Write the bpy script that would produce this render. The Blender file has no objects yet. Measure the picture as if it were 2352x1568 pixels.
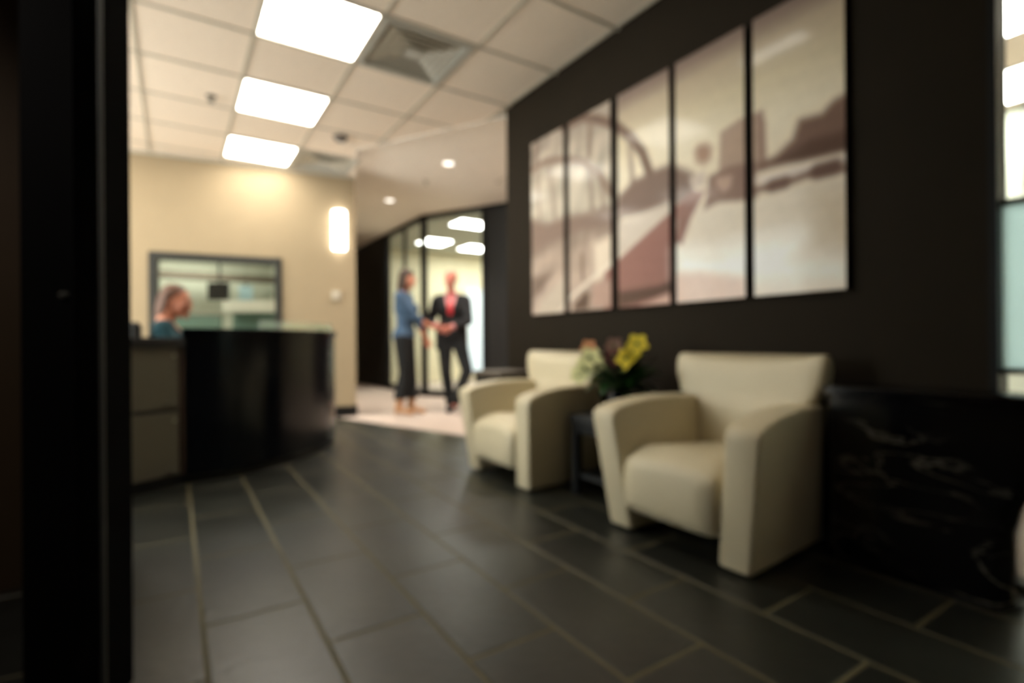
import bpy, bmesh, math, random
import numpy as np
from mathutils import Vector, Matrix, Euler
from mathutils.bvhtree import BVHTree

random.seed(7)
scene = bpy.context.scene
C = scene.collection
PI = math.pi

# ------------------------------------------------------------------ camera
YAW = math.atan(776 / 1200)
cam_data = bpy.data.cameras.new('camera')
cam = bpy.data.objects.new('camera', cam_data)
C.objects.link(cam)
cam_data.sensor_width = 36.0
cam_data.lens = 36.0 * 1200 / 2352
cam_data.shift_y = 2 / 2352
cam_data.clip_start = 0.02
cam.matrix_world = (Matrix.Translation((0, 0, 0.88)) @ Matrix.Rotation(-YAW, 4, 'Z')
                    @ Matrix.Rotation(PI / 2, 4, 'X') @ Matrix.Rotation(math.radians(-0.4), 4, 'Z'))
cam_data.dof.use_dof = True                      # the photograph is focused far too near
cam_data.dof.focus_distance = 0.15
cam_data.dof.aperture_fstop = 7.3
scene.camera = cam

# ------------------------------------------------------------------ world, exposure
world = bpy.data.worlds.new('world')
scene.world = world
world.use_nodes = True
wb = world.node_tree.nodes['Background']
wb.inputs[0].default_value = (1.0, 0.975, 0.94, 1)
wb.inputs[1].default_value = 3.6
vs = scene.view_settings
vs.view_transform = 'Standard'
vs.look = 'None'
vs.gamma = 1.0
vs.use_curve_mapping = False
vs.exposure = 1.85
PANEL = 4.8          # ceiling light panels of the reception room
OFFICE = 8.0          # light panels of the rooms behind glass
DOWN = 45.0           # downlight spots (W)
scene.cycles.max_bounces = 8
scene.cycles.transparent_max_bounces = 16
scene.cycles.sample_clamp_indirect = 6.0

# ------------------------------------------------------------------ materials
def lin(c):
    return tuple(((v / 255) / 12.92 if v <= 10.3 else (((v / 255) + 0.055) / 1.055) ** 2.4) for v in c) + (1.0,)

def mat(name, rgb, rough=0.5, metal=0.0, var=0.12, scale=6.0, bump=0.0, bscale=120.0, coat=0.0, spec=0.5, objvar=0.0, sheen=0.0):
    m = bpy.data.materials.new(name)
    m.use_nodes = True
    nt = m.node_tree
    b = nt.nodes['Principled BSDF']
    b.inputs['Roughness'].default_value = rough
    b.inputs['Metallic'].default_value = metal
    b.inputs['Specular IOR Level'].default_value = spec
    b.inputs['Coat Weight'].default_value = coat
    b.inputs['Sheen Weight'].default_value = sheen
    base = lin(rgb)
    tc = nt.nodes.new('ShaderNodeTexCoord')
    no = nt.nodes.new('ShaderNodeTexNoise')
    no.inputs['Scale'].default_value = scale
    no.inputs['Detail'].default_value = 4
    nt.links.new(tc.outputs['Object'], no.inputs['Vector'])
    mr = nt.nodes.new('ShaderNodeMapRange')
    mr.inputs['From Min'].default_value = 0.3
    mr.inputs['From Max'].default_value = 0.7
    mr.inputs['To Min'].default_value = 1 - var
    mr.inputs['To Max'].default_value = 1 + var
    nt.links.new(no.outputs['Fac'], mr.inputs['Value'])
    mul = nt.nodes.new('ShaderNodeVectorMath'); mul.operation = 'SCALE'
    mul.inputs[0].default_value = base[:3]
    fac = mr.outputs['Result']
    if objvar:
        oi = nt.nodes.new('ShaderNodeObjectInfo')
        m2 = nt.nodes.new('ShaderNodeMapRange')
        m2.inputs['To Min'].default_value = 1 - objvar
        m2.inputs['To Max'].default_value = 1 + objvar
        nt.links.new(oi.outputs['Random'], m2.inputs['Value'])
        mm = nt.nodes.new('ShaderNodeMath'); mm.operation = 'MULTIPLY'
        nt.links.new(fac, mm.inputs[0]); nt.links.new(m2.outputs['Result'], mm.inputs[1])
        fac = mm.outputs[0]
    nt.links.new(fac, mul.inputs['Scale'])
    nt.links.new(mul.outputs[0], b.inputs['Base Color'])
    if bump:
        n2 = nt.nodes.new('ShaderNodeTexNoise'); n2.inputs['Scale'].default_value = bscale
        nt.links.new(tc.outputs['Object'], n2.inputs['Vector'])
        bp = nt.nodes.new('ShaderNodeBump'); bp.inputs['Strength'].default_value = bump
        bp.inputs['Distance'].default_value = 0.01
        nt.links.new(n2.outputs['Fac'], bp.inputs['Height'])
        nt.links.new(bp.outputs[0], b.inputs['Normal'])
    return m

def emis(name, rgb, strength):
    m = bpy.data.materials.new(name); m.use_nodes = True
    nt = m.node_tree
    b = nt.nodes['Principled BSDF']
    b.inputs['Base Color'].default_value = lin((235, 235, 230))
    b.inputs['Emission Color'].default_value = lin(rgb)
    b.inputs['Emission Strength'].default_value = strength
    return m

def glassmat(name, tint, refl=1.0, frost=0.0, rough=0.02):
    """thin architectural glass: tinted see-through, fresnel mirror, optional frosting"""
    m = bpy.data.materials.new(name); m.use_nodes = True
    nt = m.node_tree
    nt.nodes.clear()
    out = nt.nodes.new('ShaderNodeOutputMaterial')
    tr = nt.nodes.new('ShaderNodeBsdfTransparent'); tr.inputs[0].default_value = lin(tint)
    through = tr.outputs[0]
    if frost:
        tl = nt.nodes.new('ShaderNodeBsdfTranslucent'); tl.inputs[0].default_value = lin(tint)
        mx = nt.nodes.new('ShaderNodeMixShader'); mx.inputs[0].default_value = frost
        nt.links.new(tr.outputs[0], mx.inputs[1]); nt.links.new(tl.outputs[0], mx.inputs[2])
        through = mx.outputs[0]
    gl = nt.nodes.new('ShaderNodeBsdfGlossy'); gl.inputs['Roughness'].default_value = rough
    fr = nt.nodes.new('ShaderNodeFresnel')
    ge = nt.nodes.new('ShaderNodeNewGeometry')          # the same mirror from both sides of the sheet
    io = nt.nodes.new('ShaderNodeMapRange'); io.inputs['To Min'].default_value = 1.45; io.inputs['To Max'].default_value = 1/1.45
    nt.links.new(ge.outputs['Backfacing'], io.inputs['Value']); nt.links.new(io.outputs['Result'], fr.inputs[0])
    ml = nt.nodes.new('ShaderNodeMath'); ml.operation = 'MULTIPLY'; ml.inputs[1].default_value = refl
    nt.links.new(fr.outputs[0], ml.inputs[0])
    mx2 = nt.nodes.new('ShaderNodeMixShader')
    nt.links.new(ml.outputs[0], mx2.inputs[0])
    nt.links.new(through, mx2.inputs[1]); nt.links.new(gl.outputs[0], mx2.inputs[2])
    nt.links.new(mx2.outputs[0], out.inputs[0])
    return m

def marble(name):
    m = mat(name, (7, 7, 9), 0.16, var=0.1)
    nt = m.node_tree
    b = nt.nodes['Principled BSDF']
    tc = nt.nodes.new('ShaderNodeTexCoord')
    mp = nt.nodes.new('ShaderNodeMapping')
    mp.inputs['Scale'].default_value = (1.0, 1.6, 4.2)
    mp.inputs['Rotation'].default_value = (0.22, 0.1, 0.2)
    nt.links.new(tc.outputs['Object'], mp.inputs[0])
    no = nt.nodes.new('ShaderNodeTexNoise'); no.inputs['Scale'].default_value = 1.7
    no.inputs['Detail'].default_value = 6; no.inputs['Distortion'].default_value = 0.7
    nt.links.new(mp.outputs[0], no.inputs['Vector'])
    s = nt.nodes.new('ShaderNodeMath'); s.operation = 'SUBTRACT'; s.inputs[1].default_value = 0.5
    nt.links.new(no.outputs['Fac'], s.inputs[0])
    a = nt.nodes.new('ShaderNodeMath'); a.operation = 'ABSOLUTE'
    nt.links.new(s.outputs[0], a.inputs[0])
    r = nt.nodes.new('ShaderNodeValToRGB')
    r.color_ramp.elements[0].position = 0.0; r.color_ramp.elements[0].color = lin((120, 115, 104))
    r.color_ramp.elements[1].position = 0.016; r.color_ramp.elements[1].color = lin((6, 6, 8))
    nt.links.new(a.outputs[0], r.inputs[0])
    n2 = nt.nodes.new('ShaderNodeTexNoise'); n2.inputs['Scale'].default_value = 2.3
    nt.links.new(tc.outputs['Object'], n2.inputs['Vector'])
    rr = nt.nodes.new('ShaderNodeValToRGB')
    rr.color_ramp.elements[0].position = 0.36; rr.color_ramp.elements[1].position = 0.62
    nt.links.new(n2.outputs['Fac'], rr.inputs[0])
    mx = nt.nodes.new('ShaderNodeMix'); mx.data_type = 'RGBA'
    mx.inputs[6].default_value = lin((6, 6, 8))
    nt.links.new(rr.outputs[0], mx.inputs[0]); nt.links.new(r.outputs[0], mx.inputs[7])
    nt.links.new(mx.outputs[2], b.inputs['Base Color'])
    return m

def printmat(name):
    m = bpy.data.materials.new(name); m.use_nodes = True
    nt = m.node_tree; b = nt.nodes['Principled BSDF']
    at = nt.nodes.new('ShaderNodeAttribute'); at.attribute_name = 'Print'
    nt.links.new(at.outputs['Color'], b.inputs['Base Color'])
    b.inputs['Roughness'].default_value = 0.1
    b.inputs['Specular IOR Level'].default_value = 0.12
    return m

M = dict(
    slate=mat('slate', (33, 34, 29), 0.36, var=0.3, scale=4, bump=0.12, bscale=25, objvar=0.16),
    grout=mat('grout', (88, 81, 54), 0.8, var=0.15, scale=20),
    carpet=mat('carpet', (186, 170, 158), 0.95, var=0.08, scale=60, bump=0.3, bscale=300),
    ceiltile=mat('ceiling_tile', (242, 226, 208), 0.9, var=0.03, scale=30, bump=0.15, bscale=200, objvar=0.02),
    ceilbar=mat('ceiling_bar', (190, 182, 166), 0.6, var=0.03),
    drywall=mat('corridor_ceiling_paint', (248, 240, 229), 0.9, var=0.02),
    cream=mat('cream_paint', (160, 142, 114), 0.85, var=0.02, bump=0.05, bscale=400),
    officecream=mat('office_paint', (234, 226, 196), 0.85, var=0.02),
    green=mat('green_grey_paint', (184, 186, 172), 0.85, var=0.02),
    brown=mat('dark_brown_paint', (30, 22, 10), 0.8, spec=0.2, var=0.05, bump=0.06, bscale=300),
    brown2=mat('entry_brown_paint', (70, 52, 28), 0.7, var=0.05),
    black=mat('black_metal', (7, 7, 8), 0.5, var=0.1, spec=0.3),
    doorblack=mat('black_door_paint', (5, 5, 6), 0.85, var=0.1, spec=0.12),
    blackgloss=mat('black_lacquer', (3, 6, 13), 0.2, var=0.1, spec=0.25),
    blackmatte=mat('black_laminate', (12, 12, 13), 0.55, var=0.1),
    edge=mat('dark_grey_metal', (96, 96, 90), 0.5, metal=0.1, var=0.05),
    frame=mat('charcoal_frame', (40, 40, 36), 0.5, var=0.05),
    maroon=mat('dark_maroon_wood', (40, 20, 14), 0.5, var=0.2, scale=10),
    wood=mat('dark_wood', (52, 32, 20), 0.45, var=0.25, scale=12),
    leather=mat('cream_leather', (206, 194, 164), 0.48, var=0.025, scale=5, bump=0.08, bscale=180),
    grey=mat('grey_laminate', (90, 86, 72), 0.5, var=0.03),
    greydark=mat('grey_reveal', (40, 38, 32), 0.6, var=0.03),
    chrome=mat('brushed_steel', (170, 168, 160), 0.3, metal=1.0, var=0.03),
    vent=mat('grey_metal_vent', (186, 184, 174), 0.5, metal=0.0, var=0.04),
    ventdark=mat('vent_dark', (80, 80, 74), 0.8, var=0.1),
    thermo=mat('cream_plastic', (196, 184, 164), 0.5, var=0.02),
    white=mat('white_plastic', (232, 230, 224), 0.45, var=0.02),
    offwhite=mat('pale_laminate', (214, 212, 200), 0.5, var=0.02),
    dull=mat('dull_grey_laminate', (88, 78, 66), 0.6, var=0.04),
    detector=mat('brown_grey_plastic', (84, 74, 66), 0.5, var=0.05),
    teal=mat('teal_knit', (0, 56, 66), 0.85, var=0.1, scale=40, bump=0.2),
    skin=mat('skin', (196, 126, 98), 0.5, var=0.05, scale=15),
    skinpink=mat('pink_skin', (196, 118, 100), 0.5, var=0.05, scale=15),
    hairbrown=mat('brown_hair', (92, 54, 32), 0.55, var=0.3, scale=60, bump=0.5, bscale=150),
    hairdark=mat('dark_brown_hair', (58, 38, 26), 0.55, var=0.3, scale=60, bump=0.5, bscale=150),
    hairgrey=mat('greying_hair', (190, 160, 142), 0.6, var=0.2, scale=60, bump=0.4, bscale=150),
    suit=mat('black_suit_wool', (15, 15, 17), 0.85, var=0.1, scale=60),
    trousers=mat('black_trouser_wool', (9, 10, 13), 0.85, var=0.1, scale=60),
    bluetop=mat('slate_blue_knit', (64, 88, 114), 0.85, var=0.1, scale=50, bump=0.15),
    shirt=mat('pale_pink_shirt', (198, 132, 132), 0.75, var=0.03),
    tie=mat('red_tie_silk', (196, 44, 52), 0.45, var=0.08, scale=40),
    tan=mat('tan_leather', (178, 132, 92), 0.5, var=0.1),
    shoe=mat('black_shoe_leather', (14, 14, 15), 0.3, var=0.1),
    eyewhite=mat('eye_white', (235, 230, 225), 0.2, var=0.01),
    iris=mat('dark_iris', (40, 28, 20), 0.15, var=0.05),
    lips=mat('lip_skin', (190, 92, 88), 0.4, var=0.05),
    leaf=mat('green_leaf', (30, 66, 20), 0.4, var=0.3, scale=14),
    leafdark=mat('dark_green_leaf', (16, 40, 14), 0.4, var=0.3, scale=14),
    stem=mat('green_stem', (70, 88, 36), 0.5, var=0.2, scale=20),
    yellow=mat('yellow_petal', (232, 208, 62), 0.5, var=0.12, scale=20),
    palegreen=mat('pale_green_petal', (226, 222, 160), 0.5, var=0.08, scale=20),
    orange=mat('peach_petal', (206, 140, 96), 0.5, var=0.12, scale=20),
    dkred=mat('dark_red_petal', (84, 34, 30), 0.5, var=0.2, scale=20),
    mauve=mat('dusty_mauve_petal', (120, 88, 76), 0.5, var=0.15, scale=20),
    screen=mat('dark_screen', (30, 30, 32), 0.2, var=0.05),
    bluegrey=mat('blue_grey_paper', (160, 186, 194), 0.7, var=0.03),
    tealgrey=mat('teal_grey_fabric', (98, 122, 112), 0.9, var=0.1, scale=30),
    paper=mat('paper', (236, 232, 222), 0.8, var=0.02),
)
M['marble'] = marble('black_marble')
M['print'] = printmat('sepia_print')
M['panel'] = emis('light_diffuser', (255, 250, 236), PANEL)
M['corridorfill'] = emis('corridor_fill_diffuser', (255, 250, 236), 11.0)  # for the unseen panels added to brighten the corridor
M['officepanel'] = emis('office_light_diffuser', (255, 252, 244), OFFICE)
M['sconce'] = emis('sconce_glow', (255, 250, 238), 3.0)
M['downlens'] = emis('downlight_lens', (255, 246, 232), 0.8)
M['daylight'] = emis('daylit_window', (140, 200, 240), 0.22)
M['glass'] = glassmat('clear_glass', (244, 248, 246))
M['windowglass'] = glassmat('grey_green_glass', (236, 240, 234), 0.6)
M['ledgeglass'] = glassmat('green_edge_glass', (238, 244, 234), 0.5, frost=0.08)
M['frosted'] = glassmat('frosted_glass', (206, 226, 228), frost=0.88, rough=0.3)

# ------------------------------------------------------------------ mesh helpers
def new(): return bmesh.new()

def obj(name, bm, m=None, parent=None, smooth=False, loc=None, rotz=None, angle=40):
    me = bpy.data.meshes.new(name)
    bmesh.ops.recalc_face_normals(bm, faces=bm.faces)
    bm.to_mesh(me); bm.free()
    o = bpy.data.objects.new(name, me)
    C.objects.link(o)
    if m:
        for x in (m if isinstance(m, (list, tuple)) else [m]):
            me.materials.append(x)
    if smooth:
        me.shade_smooth()
        try: me.set_sharp_from_angle(angle=math.radians(angle))
        except Exception: pass
    if parent: o.parent = parent
    if loc: o.location = loc
    if rotz is not None: o.rotation_euler = (0, 0, rotz)
    return o

def tag(o, label, cat, group=None, kind=None):
    o['label'] = label; o['category'] = cat
    if group: o['group'] = group
    if kind: o['kind'] = kind
    return o

def thing(name, label, cat, loc=(0, 0, 0), rotz=0.0, group=None):
    o = bpy.data.objects.new(name, None)
    o.empty_display_size = 0.1
    C.objects.link(o)
    o.location = loc; o.rotation_euler = (0, 0, rotz)
    return tag(o, label, cat, group)

def struct(name, bm, m, **k):
    o = obj(name, bm, m, **k); o['kind'] = 'structure'; return o

def box(bm, x0, x1, y0, y1, z0, z1, bev=0.0, seg=2, mi=0, rot=None):
    vs_ = [bm.verts.new(p) for p in ((x0,y0,z0),(x1,y0,z0),(x1,y1,z0),(x0,y1,z0),(x0,y0,z1),(x1,y0,z1),(x1,y1,z1),(x0,y1,z1))]
    fs = [bm.faces.new([vs_[i] for i in f]) for f in ((3,2,1,0),(4,5,6,7),(0,1,5,4),(1,2,6,5),(2,3,7,6),(3,0,4,7))]
    for f in fs: f.material_index = mi
    if rot is not None:
        bmesh.ops.transform(bm, matrix=rot, verts=vs_)
    if bev:
        es = list({e for f in fs for e in f.edges})
        bmesh.ops.bevel(bm, geom=es, offset=bev, segments=seg, profile=0.5, affect='EDGES')
    return bm

def prism(bm, pts, z0, z1, bev=0.0, seg=2, mi=0):
    """extrude a plan polygon [(x,y)] from z0 to z1"""
    lo = [bm.verts.new((x, y, z0)) for x, y in pts]
    hi = [bm.verts.new((x, y, z1)) for x, y in pts]
    fs = [bm.faces.new(lo[::-1]), bm.faces.new(hi)]
    n = len(pts)
    for i in range(n):
        fs.append(bm.faces.new((lo[i], lo[(i+1) % n], hi[(i+1) % n], hi[i])))
    for f in fs: f.material_index = mi
    if bev:
        es = list({e for f in fs[:2] for e in f.edges})
        bmesh.ops.bevel(bm, geom=es, offset=bev, segments=seg, profile=0.5, affect='EDGES')
    return bm

def loft(bm, rings, cap=True, close=True):
    R = [[bm.verts.new(p) for p in r] for r in rings]
    n = len(rings[0])
    for a, b in zip(R, R[1:]):
        for i in range(n if close else n - 1):
            bm.faces.new((a[i], a[(i+1) % n], b[(i+1) % n], b[i]))
    if cap:
        bm.faces.new(R[0][::-1]); bm.faces.new(R[-1])
    return bm

def lathe(bm, prof, n=24, c=(0, 0, 0)):
    return loft(bm, [[(c[0] + r * math.cos(2*PI*i/n), c[1] + r * math.sin(2*PI*i/n), c[2] + z) for i in range(n)] for r, z in prof])

def tube(bm, pts, rad, n=8):
    """tube along points; rad a number or a list"""
    pts = [Vector(p) for p in pts]
    rings = []
    up = Vector((0, 0, 1))
    prev = None
    for i, p in enumerate(pts):
        d = (pts[min(i+1, len(pts)-1)] - pts[max(i-1, 0)]).normalized()
        a = prev if prev is not None else (up if abs(d.z) < 0.9 else Vector((1, 0, 0)))
        s = (a - d * a.dot(d)).normalized()
        prev = s
        t = d.cross(s)
        r = rad[i] if isinstance(rad, (list, tuple)) else rad
        rings.append([p + s * (r * math.cos(2*PI*k/n)) + t * (r * math.sin(2*PI*k/n)) for k in range(n)])
    return loft(bm, rings)

def clip(poly, a, b):
    """keep the part of polygon left of the line a->b"""
    out = []
    def sd(p): return (b[0]-a[0])*(p[1]-a[1]) - (b[1]-a[1])*(p[0]-a[0])
    for i in range(len(poly)):
        p, q = poly[i], poly[(i+1) % len(poly)]
        sp, sq = sd(p), sd(q)
        if sp >= 0: out.append(p)
        if (sp > 0 > sq) or (sp < 0 < sq):
            t = sp / (sp - sq)
            out.append((p[0] + t*(q[0]-p[0]), p[1] + t*(q[1]-p[1])))
    return out

def area(p):
    return 0.5 * sum(p[i][0]*p[(i+1) % len(p)][1] - p[(i+1) % len(p)][0]*p[i][1] for i in range(len(p)))
# ================================================================== SETTING
CEIL, CORR = 2.90, 3.00
WALLX = 2.434
FA, FB = (2.80, 3.024), (1.60, 6.424)            # where the slate stops and the pale corridor floor starts

# floor: grout bed, slate tiles as parts
floor_poly = clip([(-3.2, -0.9), (3.2, -0.9), (3.2, 7.0), (-3.2, 7.0)], FA, FB)
floor_poly = clip(floor_poly, (WALLX + .17, -5), (WALLX + .17, 10))
floor = struct('floor', prism(new(), floor_poly, -0.06, -0.0012), M['grout'])
TW, TL, J = 0.304, 0.609, 0.012
full = None
for i in range(-8, 9):
    x0 = 0.070 + i * TW
    for j in range(-2, 11):
        y0 = (0.675 if i % 2 == 0 else 0.980) + (j - 1) * TL
        # rows step by half a tile, joints measured in the photograph
        r = [(x0 + J/2, y0 + J/2), (x0 + TW - J/2, y0 + J/2), (x0 + TW - J/2, y0 + TL - J/2), (x0 + J/2, y0 + TL - J/2)]
        q = clip(r, FA, FB)
        q = clip(q, (WALLX + .17, -5), (WALLX + .17, 10))
        if len(q) < 3 or area(q) < 0.004 or y0 > 6.5 or y0 < -0.9: continue
        if x0 < -0.6: continue
        if abs(area(q) - area(r)) < 1e-6:
            cx, cy = x0 + TW/2, y0 + TL/2
            if full is None:
                full = obj('tile', box(new(), -TW/2+J/2, TW/2-J/2, -TL/2+J/2, TL/2-J/2, -0.008, 0.0, 0.0012, 1), M['slate'], floor)
                t = full
            else:
                t = bpy.data.objects.new('tile', full.data); C.objects.link(t); t.parent = floor
            t.location = (cx, cy, 0)
        else:
            cx = sum(p[0] for p in q)/len(q); cy = sum(p[1] for p in q)/len(q)
            obj('tile', prism(new(), [(p[0]-cx, p[1]-cy) for p in q], -0.008, 0.0), M['slate'], floor, loc=(cx, cy, 0))
struct('floor_carpet', prism(new(), clip([(1.2, 3.024), (9, 3.024), (9, 13), (1.2, 13)], FB, FA), -0.06, 0.0), M['carpet'])
struct('floor_office', prism(new(), [(WALLX + .175, -3), (8, -3), (8, 3.02), (WALLX + .175, 3.02)], -0.06, 0.0), M['carpet'])
struct('floor_back_office', prism(new(), [(-3.2, 7.1), (1.10, 7.1), (1.10, 11.2), (-3.2, 11.2)], -0.06, 0.0), M['carpet'])

# ceiling: grid of tiles as parts
CA, CB, CD = (2.60, 3.79), (1.596, 5.448), (1.86, 6.46)
ceiling = struct('ceiling', prism(new(), [(-3.2, -0.9), (2.6, -0.9), (2.6, 3.79), CB, CD, (1.9, 6.6), (-3.2, 7.3)], CEIL + 0.014, CEIL + 0.06), M['ceilbar'])
G = 0.652
gx = [0.448 + G * k for k in range(-5, 4)]
gy = [4.747 - 0.326 + G * k for k in range(-8, 5)]
def ceil_clip(q):
    ys = [p[1] for p in q]
    if min(ys) >= CB[1] - 1e-6: return clip(q, CB, CD)
    return clip(q, CA, CB)
def back_y(x): return 6.35 + (1.82 - x) * 0.148
for i in range(len(gx) - 1):
    for j in range(len(gy) - 1):
        x0, x1, y0, y1 = gx[i], min(gx[i+1], WALLX + .1), gy[j], gy[j+1]
        if i == 5 and j in (6, 8, 10): continue              # light panels
        if i == 2 and j in (8, 10): continue
        if i == 6 and j in (6, 10): continue                    # air vents
        b = 0.011
        parts_ = [(y0 + b, y1 - b)]
        if y0 < CB[1] < y1 and x1 > CB[0]: parts_ = [(y0 + b, CB[1]), (CB[1], y1 - b)]
        for ya, yb in parts_:
            q = ceil_clip([(x0+b, ya), (x1-b, ya), (x1-b, yb), (x0+b, yb)])
            if len(q) < 3: continue
            q = clip(q, (2.2, back_y(2.2) + .02), (-3, back_y(-3) + .02)) if yb > 6.2 else q
            if len(q) < 3 or area(q) < 0.004: continue
            q = clip(q, (-3.1, 9), (-3.1, -9))
            if len(q) < 3 or area(q) < 0.004: continue
            cx = sum(p[0] for p in q)/len(q); cy = sum(p[1] for p in q)/len(q)
            obj('ceiling_tile', prism(new(), [(p[0]-cx, p[1]-cy) for p in q], 0.004, 0.014), M['ceiltile'], ceiling, loc=(cx, cy, CEIL))
bm = new()
for x in gx:
    if x > WALLX: continue
    ye = min(7.0, back_y(x)) if x < 1.6 else 3.79 + (2.6 - x) * 1.65
    box(bm, x - .011, x + .011, -0.9, ye, CEIL - .002, CEIL + .013)
ob = obj('grid_bar', bm, M['ceilbar'], ceiling)
for y in gy:
    if y < -0.9: continue
    xe = WALLX + .1 if y < 3.9 else 2.6 - (y - 3.79) / 1.65
    if y > CB[1]: xe = CB[0] + (y - CB[1]) * .26
    if y > 6.5: continue
    obj('grid_bar', box(new(), -3.1, xe, y - .011, y + .011, CEIL - .002, CEIL + .013), M['ceilbar'], ceiling)
struct('ceiling_corridor', prism(new(), [(2.62, 3.75), (2.62, 3.62), (8.4, 3.62), (8.4, 12.5), (1.86, 12.5), (1.86, 6.46), (1.58, 5.448)], CORR, CORR + .06), M['drywall'])
bm = new()
for a, b in ((CA, CB), (CB, CD)):
    d = Vector((b[0]-a[0], b[1]-a[1])).normalized(); n = Vector((d.y, -d.x)) * .02
    prism(bm, [a, b, (b[0]+n.x, b[1]+n.y), (a[0]+n.x, a[1]+n.y)], CEIL - .004, CORR)
struct('trim_1', bm, M['drywall'])

# brown feature wall
struct('wall_right', box(new(), WALLX, WALLX + .16, 0.64, 3.83, 0, CEIL + .08), M['brown'])
struct('baseboard_right', box(new(), WALLX - .012, WALLX, 0.64, 3.83, 0, .10, .003, 1), M['black'])

# cream wall behind the desk (slightly turned), with an interior window
WA = math.atan2(-0.33, 2.23)
wall_org = (1.85, 6.346, 0)
def wallpt(s, d=0.0, z=0.0):          # s metres to the left of the wall's right end, d out from its face
    return Vector((wall_org[0] - s*math.cos(WA) + d*math.sin(WA), wall_org[1] - s*math.sin(WA) - d*math.cos(WA), z))
# local frame: x runs along the wall to the right (negative = left), -y faces the room
W0, W1, WZ0, WZ1 = -2.095, -0.815, 0.90, 1.862
bm = new()
box(bm, -5.2, W0, 0, .12, 0, CEIL + .08); box(bm, W1, 0, 0, .12, 0, CEIL + .08)
box(bm, W0, W1, 0, .12, 0, WZ0); box(bm, W0, W1, 0, .12, WZ1, CEIL + .08)
struct('wall_back', bm, M['cream'], loc=wall_org, rotz=WA)
struct('baseboard_back', box(new(), -5.2, 0.012, -.012, 0, 0, .13, .003, 1), M['black'], loc=wall_org, rotz=WA)
struct('baseboard_corner', box(new(), 0, .014, -.012, .5, 0, .13, .003, 1), M['black'], loc=wall_org, rotz=WA)
struct('trim_2', box(new(), -5.2, 0, -.022, 0, CEIL - .03, CEIL - .003), M['ceilbar'], loc=wall_org, rotz=WA)
bm = new(); fw = .075
box(bm, W0, W1, -.02, .12, WZ1 - fw, WZ1, .004, 1); box(bm, W0, W1, -.02, .12, WZ0, WZ0 + fw, .004, 1)
box(bm, W0, W0 + fw, -.02, .12, WZ0 + fw, WZ1 - fw, .004, 1); box(bm, W1 - fw, W1, -.02, .12, WZ0 + fw, WZ1 - fw, .004, 1)
w = struct('window_1', bm, M['frame'], loc=wall_org, rotz=WA)
obj('pane', box(new(), W0 + fw, W1 - fw, .045, .053, WZ0 + fw, WZ1 - fw), M['windowglass'], w)
# rest of the shell
bm = new()
box(bm, -3.2, -3.1, 2.6, 3.0, 0, CEIL + .08); box(bm, -3.2, -3.1, 6.6, 7.2, 0, CEIL + .08)
box(bm, -3.2, -3.1, 3.0, 6.6, 0, .30); box(bm, -3.2, -3.1, 3.0, 6.6, 2.74, CEIL + .08)
struct('wall_left', bm, M['cream'])
bm = new()
box(bm, -3.19, -3.11, 3.0, 6.6, .30, .36); box(bm, -3.19, -3.11, 3.0, 6.6, 2.68, 2.74)
w = struct('window_left_added', bm, M['black'])  # unseen window, added to let in light from the left
for k in range(5):
    obj('mullion', box(new(), -3.18, -3.12, 3.0 + .885*k, 3.06 + .885*k, .36, 2.68, .003, 1), M['black'], w)
for k in range(4):
    obj('pane', box(new(), -3.154, -3.146, 3.06 + .885*k, 3.885 + .885*k, .36, 2.68), M['glass'], w)
struct('wall_rear', box(new(), -3.2, 2.6, -.98, -.90, 0, CEIL + .08), M['dull'])
struct('wall_entry_left', box(new(), -3.2, -3.1, -.98, 2.66, 0, CEIL + .08), M['brown2'])
struct('floor_bounce_carpet', box(new(), -3.1, -.543, 2.66, 7.0, -.06, -.001), M['carpet'])  # unseen pale carpet, laid here to bounce light onto the ceiling
struct('wall_corridor', box(new(), 1.74, 1.85, 6.50, 12.5, 0, CORR + .06), M['cream'])
struct('wall_corridor_end', box(new(), 1.74, 8.4, 12.5, 12.6, 0, CORR + .06), M['cream'])
struct('wall_office', box(new(), WALLX + .18, 8.4, 3.52, 3.62, 0, CORR + .06), M['cream'])
# entry: brown wall beyond the open black door, near door jamb
struct('wall_entry', box(new(), -3.1, -.21, 2.56, 2.66, 0, CEIL + .02), M['brown2'])
# black jamb close to the camera on the left
JD = Vector((math.sin(YAW), math.cos(YAW), 0)); JR = Vector((math.cos(YAW), -math.sin(YAW), 0))
def jp(x, d): return JD*d + JR*((x - 1176)/1200*d)
jb = jp(135, 1.24)
j = struct('trim_5', box(new(), -.094, .080, 0, .13, 0, CEIL, .004, 1), M['doorblack'], loc=(jb.x, jb.y, 0), rotz=-YAW)
obj('edge_highlight', box(new(), .080, .0955, .0, .02, 0, CEIL, .002, 1), M['edge'], j)  # lighter colour stands in for the highlight along the jamb's edge
bm = new()
box(bm, -.19, -.142, 1.50, 2.545, 0.008, 2.895, .003, 1)
door = struct('door_1', bm, M['doorblack'])
bm = new()
tube(bm, [(-.19, 1.62, 1.0), (-.217, 1.62, 1.0), (-.232, 1.64, 1.0), (-.232, 1.74, 1.0)], .009)
obj('door_handle', bm, M['edge'], door, smooth=True)
obj('door_hinge', box(new(), -.204, -.191, 2.50, 2.545, .25, .36, .002, 1), M['edge'], door)
obj('door_hinge', box(new(), -.204, -.191, 2.50, 2.545, 1.9, 2.01, .002, 1), M['edge'], door)

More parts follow.
